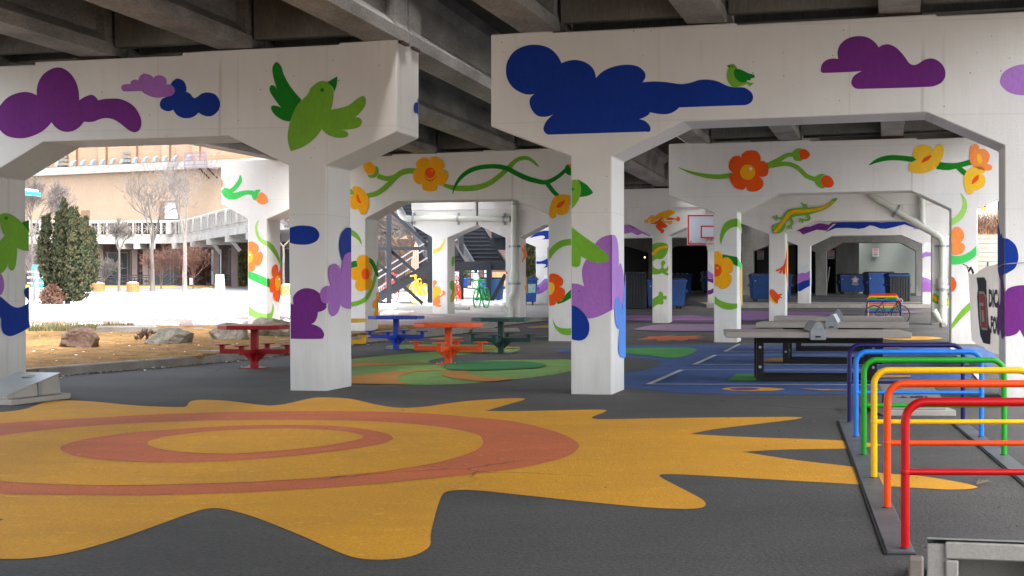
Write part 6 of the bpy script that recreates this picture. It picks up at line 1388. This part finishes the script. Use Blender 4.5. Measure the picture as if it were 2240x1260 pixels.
# ------------------------------------------------------------------ black steel staircase
ST=mat('stair_steel',(.020,.023,.029),rough=.6,var=.15,scale=1,bump=.05,spec=.25)
def stairs():
    Y0=78.0; s=Y0/F
    t=thing('steel_staircase','black steel staircase with diagonal braces and switchback flights beyond the middle pier','staircase',on((940-CX)*s,Y0))
    q=lambda x,y,Y=Y0: Vector(((x-CX)*Y/F,Y,H+(HY-y)*Y/F))
    zb=lambda x,Y=Y0: on((x-CX)*Y/F,Y,-.03)
    def bm_(name,a,c,w,h,m=ST): b=MB(); b.beam(a,c,w,h,up=Vector((0,1,0)) if abs((Vector(c)-Vector(a)).normalized().z)>.9 else ZUP); b.build(name,m,t,world=True)
    for x in(851,940.5): bm_('post',zb(x),q(x,440),.22,.22)
    bm_('post',zb(1069,84),q(1069,575,84),.24,.24)
    bm_('post',zb(1009,88),q(1009,470,88),.24,.24)
    for a,c in(((700,546),(945,543)),): bm_('beam',q(*a,Y0+.02),q(*c,Y0+.02),.18,.16)
    for a,c in(((855,462),(942,541)),((853,547),(940,622)),((700,462),(938,676)),((700,600),(850,668))): bm_('brace',q(*a,Y0+.24),q(*c,Y0+.24),.13,.15)
    bm_('brace',q(1106,600,84),q(1072,665,84),.16,.2); bm_('beam',q(980,583,84.2),q(1110,580,84.2),.3,.44); bm_('beam',q(1075,515,86),q(1110,517,86),.3,1.4)
    # lower flight going up to the right
    for Y in(81.2,83.4): bm_('stringer',q(740,706,Y),q(1000,545,Y),.10,.42)
    a,c=q(740,703,82.3),q(1000,543,82.3); b=MB(); n=26
    for i in range(n): p=a.lerp(c,i/n); b.box((p.x,82.3,p.z),(.30,2.1,.04))
    b.build('tread',ST,t,world=True)
    b=MB()
    for z in(1.0,.70,.22): b.beam(q(740,706,81.1)+ZUP*(.25+z),q(1000,545,81.1)+ZUP*(.25+z),.05,.06)
    rl=b.build('handrail',mat('rail_pale',(.26,.27,.28),rough=.5,bump=0),t,world=True)
    for i in range(60): b=MB(); p=q(740,706,81.1).lerp(q(1000,545,81.1),i/59); b.beam(p+ZUP*.22,p+ZUP*1.25,.022,.022,up=Vector((0,1,0))); b.build('baluster',ST,rl,world=True)
    # upper flights seen from below
    for Yf,x0,y0,x1,y1 in((86,985,585,900,440),(89,1078,590,985,440)):
        A,C=q(x0,y0,Yf),q(x1,y1,Yf+6)
        for o in(-.85,.85): bm_('stringer',A+Vector((o,0,0)),C+Vector((o,0,0)),.10,.36)
        b=MB(); n=18
        for i in range(n):
            p=A.lerp(C,i/n); b.box((p.x,p.y,p.z),(1.66,.42,.05)); b.box((p.x,p.y+.2,p.z+.12),(1.66,.03,.22))
        b.build('tread',ST,t,world=True)
    b=MB(); A,C=q(1000,585,85),q(1075,585,85); 
    b.beam(q(985,580,86),q(1075,578,86),2.4,.12); b.build('landing',ST,t,world=True)
    b=MB()
    for o in(0,): 
        b.hexa([q(1078,520,85.5),q(1112,520,85.5),q(1112,520,85.7),q(1078,520,85.7),q(1078,475,85.5),q(1112,470,85.5),q(1112,470,85.7),q(1078,475,85.7)])
    b.build('side_panel',ST,t,world=True)
stairs()

# ------------------------------------------------------------------ bicycle sculptures
def sculpt(label,cn,col,f,r_,yb,rw):
    """f / r_: picture x of the front and rear wheel centre, yb: picture y of the front wheel's foot"""
    p=gp(f,yb); s=p.y/F; rad=rw*s; dxp=(r_-f)*s; L=2.75*rad; dy=math.sqrt(max(.1,L*L-dxp*dxp)); q=on(p.x+dxp+0,p.y+dy*.9)
    t=thing('bicycle_sculpture',label,'sculpture',p,0,'welded bicycle shaped racks'); m=gloss('sculpt_'+cn,col)
    d=Vector((q.x-p.x,q.y-p.y,0)).normalized(); sd=Vector((-d.y,d.x,0)); q.z=terr(q.x,q.y)
    A=Vector((p.x,p.y,p.z+rad)); C=Vector((q.x,q.y,q.z+rad))
    for c in(A,C):
        b=MB(); n=26; b.tube([c+d*rad*.97*math.cos(2*math.pi*i/n)+ZUP*rad*.97*math.sin(2*math.pi*i/n) for i in range(n)],.035,6,closed=True)
        for i in range(8): a=math.pi/4*i; b.tube([c,c+d*rad*.95*math.cos(a)+ZUP*rad*.95*math.sin(a)],.013,4,caps=False)
        b.tube([c-sd*.09,c+sd*.09],.07,8); b.build('wheel',m,t,world=True)
    L=(C-A).length; hd=A+d*.20*L+ZUP*rad*1.35; bb=A+d*.52*L-ZUP*rad*.12; st=A+d*.66*L+ZUP*rad*1.15
    b=MB()
    for u,v in((A,hd),(hd-ZUP*rad*.25,bb),(hd-ZUP*rad*.15,st-ZUP*rad*.25),(bb,st),(bb,C),(st-ZUP*rad*.35,C)): b.tube([u,v],.042,7)
    b.build('frame',m,t,world=True)
    b=MB(); b.tube([hd,hd+ZUP*rad*.45-d*.06,hd+ZUP*rad*.62+d*.10,hd+ZUP*rad*.5+d*.22],.05,7); b.tube([hd+ZUP*rad*.40-sd*.3,hd+ZUP*rad*.48,hd+ZUP*rad*.40+sd*.3],.035,6); b.build('handlebar',m,t,world=True)
    b=MB(); b.tube([st,st+ZUP*.12],.035,6); b.box(st+ZUP*.15,(.16,.34,.07),0,math.atan2(-d.x,d.y)); b.build('saddle',m,t,bevel=.02,world=True)
sculpt('red bicycle shaped sculpture behind the left steel post','red',(.72,.025,.035),864,840,661.5,21.5)
sculpt('yellow bicycle shaped sculpture between the two steel posts','yellow',(.80,.50,.01),904.5,927,664.8,22)
sculpt('green bicycle shaped sculpture in front of the blue plant pot','green',(.025,.30,.06),1043.5,1062.5,675.8,22.5)
sculpt('orange red bicycle shaped sculpture peeking out from behind the frog column','orange',(.78,.09,.03),989,1001,664.5,21)
b=MB(); g=gp(1000,676); b.box((0,0,.06),(1.1,.6,.12)); tag(b.build('concrete_pad',CURBC,loc=g,bevel=.02),'low concrete pad at the foot of the orange red bicycle sculpture','concrete pad')

# ------------------------------------------------------------------ terraced bank on the right
Y=95; s=Y/F; X=lambda p,Y_=Y:(p-CX)*Y_/F
ZZ=lambda y,Y_=Y:H+(HY-y)*Y_/F
b=MB(); n=15; z0,z1=.4,ZZ(512)
for i in range(n): za=z0+(z1-z0)*i/n; zb_=z0+(z1-z0)*(i+1)/n; b.hexa([(25.2,Y+i*.03,za),(70,Y+i*.03,za),(70,Y+1.2,za),(25.2,Y+1.2,za),(25.2,Y+i*.03,zb_-.02),(70,Y+i*.03,zb_-.02),(70,Y+1.2,zb_-.02),(25.2,Y+1.2,zb_-.02)])
b.box((47.6,Y+.9,(z0+z1)/2-.05),(44.8,.7,z1-z0-.1))
tag(b.build('retaining_wall',mat('pale_block',(.36,.32,.27),rough=.9,var=.2,scale=.7,fine=12,bump=.15)),'pale stepped block retaining wall beyond the right pier','wall')
b=MB(); b.poly([(25.2,Y+1.15,z1-.03),(70,Y+1.15,z1-.03),(70,Y+12,ZZ(488)+.2),(25.2,Y+12,ZZ(488)+.2)]); tag(b.build('bank',MULCH),'brown earth bank above the retaining wall','bank',kind='structure')
rr=random.Random(5); b=MB()
for i in range(2600):
    x=rr.uniform(25.3,33); y=rr.uniform(Y+1.3,Y+9); z=z1-.03+(y-Y-1.15)*.1; L=rr.uniform(.4,1.1); d=Vector((rr.gauss(0,.35),rr.gauss(0,.3),1)).normalized(); p=Vector((x,y,z)); m_=p+d*L*.5; e=m_+(d+Vector((rr.gauss(0,.5),rr.gauss(0,.4),0))).normalized()*L*.5
    b.tube([p,m_,e],[.012,.010,.005],3,i%2,False,False)
o=b.build('dry_brush',[JB[2],RTWIG]); tag(o,'tangle of dry brown brush covering the bank above the block wall','brush',kind='stuff')
b=MB()
for i in range(5): yy=Y+10+i*.8; zz=ZZ(488)+i*.32; b.box((48,yy+.4,zz),(45,.8,.34))
tag(b.build('stone_steps',mat('pale_block2',(.36,.32,.27),rough=.9,var=.2,scale=.7,fine=12,bump=.1)),'pale stone terrace steps above the dry brush','steps')
Yr=104; b=MB(); rp=lambda x,y:Vector(((x-CX)*Yr/F,Yr,H+(HY-y)*Yr/F))
t=thing('railing','white sloping handrail on the terrace beyond the right pier','railing',rp(2154,478)); 
b.tube([rp(2154,452),rp(2154,480)],.05,6); b.tube([rp(2154,468),rp(2168,490)],.05,6); b.tube([rp(2154,476),rp(2162,490)],.05,6); b.build('handrail',wp,t,world=True)
b=MB(); c=rp(2151.5,455); b.box(c,(.22,.2,.24)); b.box(c+Vector((.06,0,.14)),(.12,.2,.2)); tag(b.build('orange_light',mat('beacon_orange',(.8,.36,.02),bump=0),loc=c,world=True),'small orange box lamp on top of the white handrail','lamp')
t=thing('glass_building','grey steel and glass building above the terrace at the far right','building',(33,125,6)); s=125/F
b=MB(); b.box(((2215-CX)*s,127,10),(110*s,3,12)); b.build('wall',GLD,t,world=True); b=MB()
for x in range(2161,2262,6): b.box(((x-CX)*s,125.3,10),(.16,.3,12))
for y in(452,458,470): b.box(((2212-CX)*s,125.25,H+(HY-y)*s),(104*s,.36,.22))
b.build('mullion',mat('mullion_grey',(.55,.57,.58),bump=0),t,world=True)

# ------------------------------------------------------------------ litter along the curb
rr=random.Random(8); b=MB(); cps=[c for c in CURB[2:7]]
for i in range(520):
    f=rr.random()*3.2; k=min(int(f),3); p=cps[k].lerp(cps[k+1],f-k); p=p+Vector((rr.uniform(.02,.02+.5*rr.random()),0,.006)); sz=rr.uniform(.012,.045); a=rr.uniform(0,6.28)
    q=[p+Vector((sz*math.cos(a+j*1.57)*(1 if j%2 else .6),sz*math.sin(a+j*1.57),rr.uniform(0,.02))) for j in range(4)]; b.poly(q,0 if rr.random()<.68 else 1)
o=b.build('leaf_litter',[MULCH,SNOW]); tag(o,'scattered bark chips and snow crumbs along the curb','litter',kind='stuff')
rr=random.Random(18); b=MB()
for i in range(420):
    p=gp(rr.uniform(66,640),rr.uniform(722,800)); sz=rr.uniform(.012,.04)
    p.z=mulch_h(p.x,p.y)+.02; a=rr.uniform(0,6.28); b.poly([p+Vector((sz*math.cos(a+j*1.57),sz*math.sin(a+j*1.57),.004*j)) for j in range(4)],0 if rr.random()<.22 else 1)
o=b.build('snow_crumbs',[SNOW,JB[2]]); tag(o,'small snow crumbs and bark flakes scattered over the mulch bed','litter',kind='stuff')
rr=random.Random(77); b=MB()
for i in range(260):
    u=rr.random()
    if u<.45: p=Vector((rr.uniform(2.3,5.2),rr.uniform(8.6,19),.004))
    elif u<.7: p=Vector((rr.uniform(-6,6),rr.uniform(8,30),.004))
    else: q=rr.choice(((-3.0,23.4),(.9,22.5),(6.7,21.4),(5.2,42.6),(11.2,41))); p=Vector((q[0]+rr.uniform(-.5,.9),q[1]-rr.uniform(.05,.5),.004))
    sz=rr.uniform(.004,.016); a_=rr.uniform(0,6.28); b.poly([p+Vector((sz*math.cos(a_+j*1.57)*(1 if j%2 else .5),sz*math.sin(a_+j*1.57),.003*j)) for j in range(4)],0 if rr.random()<.6 else 1)
o=b.build('grit',[MULCH,JB[2]]); tag(o,'scattered dry leaf bits and grit on the asphalt','litter',kind='stuff')
rr=random.Random(31); b=MB()
for i in range(2600):
    p=gp(rr.uniform(60,292),rr.uniform(716.5,727)); L=rr.uniform(.10,.26); d_=Vector((rr.gauss(0,.35),rr.gauss(0,.35),1)).normalized(); s_=Vector((rr.gauss(0,1),rr.gauss(0,1),0)).normalized()*.014
    b.poly([p-s_,p+s_,p+d_*L],i%3)
o=b.build('grass',[mat('grass_olive',(.13,.125,.04),bump=0),mat('grass_dry',(.27,.20,.085),bump=0),mat('grass_green',(.085,.11,.03),bump=0)]); tag(o,'strip of dull winter grass between the snow and the mulch bed','grass',kind='stuff')
g=gp(278,729); b=MB(); b.box((0,0,.09),(1.5,.5,.20)); tag(b.build('edging_block',CURBC,loc=g,bevel=.03,rz=R(12)),'low grey concrete edging block at the end of the grass strip','edging')
# dry sprig on the asphalt
g=gz(2135,1062); b=MB(); rr=random.Random(2)
for i in range(9): a=rr.uniform(-.3,1.2); L=rr.uniform(.12,.3); b.tube([g+ZUP*.008,g+Vector((L*.6*math.cos(a),L*.6*math.sin(a),.03)),g+Vector((L*math.cos(a+.3),L*math.sin(a+.3),.015))],.0016,4)
tag(b.build('dry_sprig',mat('straw',(.24,.17,.08),bump=0),loc=g,world=True),'dry straw sprig on the asphalt at the tip of a yellow ray','sprig')

# ------------------------------------------------------------------ light, sky, camera
w=bpy.data.worlds.new('World'); SC.world=w; w.use_nodes=True; t=w.node_tree; bgn=t.nodes['Background']
sky=t.nodes.new('ShaderNodeTexSky'); sky.sky_type='NISHITA'; sky.sun_disc=False
SUN_EL,SUN_AZ=R(64),R(140)      # azimuth clockwise from +Y
sky.sun_elevation=SUN_EL; sky.sun_rotation=SUN_AZ; sky.dust_density=4.0; sky.air_density=1.0; sky.ozone_density=.6
hsv=t.nodes.new('ShaderNodeHueSaturation'); hsv.inputs['Saturation'].default_value=.45
t.links.new(sky.outputs[0],hsv.inputs['Color']); t.links.new(hsv.outputs[0],bgn.inputs[0]); bgn.inputs[1].default_value=.15
ld=bpy.data.lights.new('sun','SUN'); ld.energy=.85; ld.angle=R(25); ld.color=(1,.97,.94)
lo=bpy.data.objects.new('sun',ld); COL.objects.link(lo)
sd=Vector((math.sin(SUN_AZ)*math.cos(SUN_EL),math.cos(SUN_AZ)*math.cos(SUN_EL),math.sin(SUN_EL)))
lo.rotation_euler=(-sd).to_track_quat('-Z','Y').to_euler(); lo.location=(60,-60,80)
cd=bpy.data.cameras.new('camera'); cam=bpy.data.objects.new('camera',cd); COL.objects.link(cam)
cam.location=(0,0,H); cam.rotation_euler=(R(90),0,0); cd.sensor_width=36; cd.lens=36*F/2240; cd.shift_y=-(630-HY)/2240; cd.clip_start=.1; cd.clip_end=2000
SC.camera=cam
SC.view_settings.view_transform='Standard'; SC.view_settings.look='None'; SC.view_settings.gamma=1; SC.view_settings.exposure=2.80
SC.cycles.use_denoising=True
try: SC.cycles.denoiser='OPENIMAGEDENOISE'
except Exception: pass
SC.cycles.max_bounces=9; SC.cycles.diffuse_bounces=6; SC.cycles.glossy_bounces=3; SC.cycles.sample_clamp_indirect=8
SC.cycles.use_adaptive_sampling=True
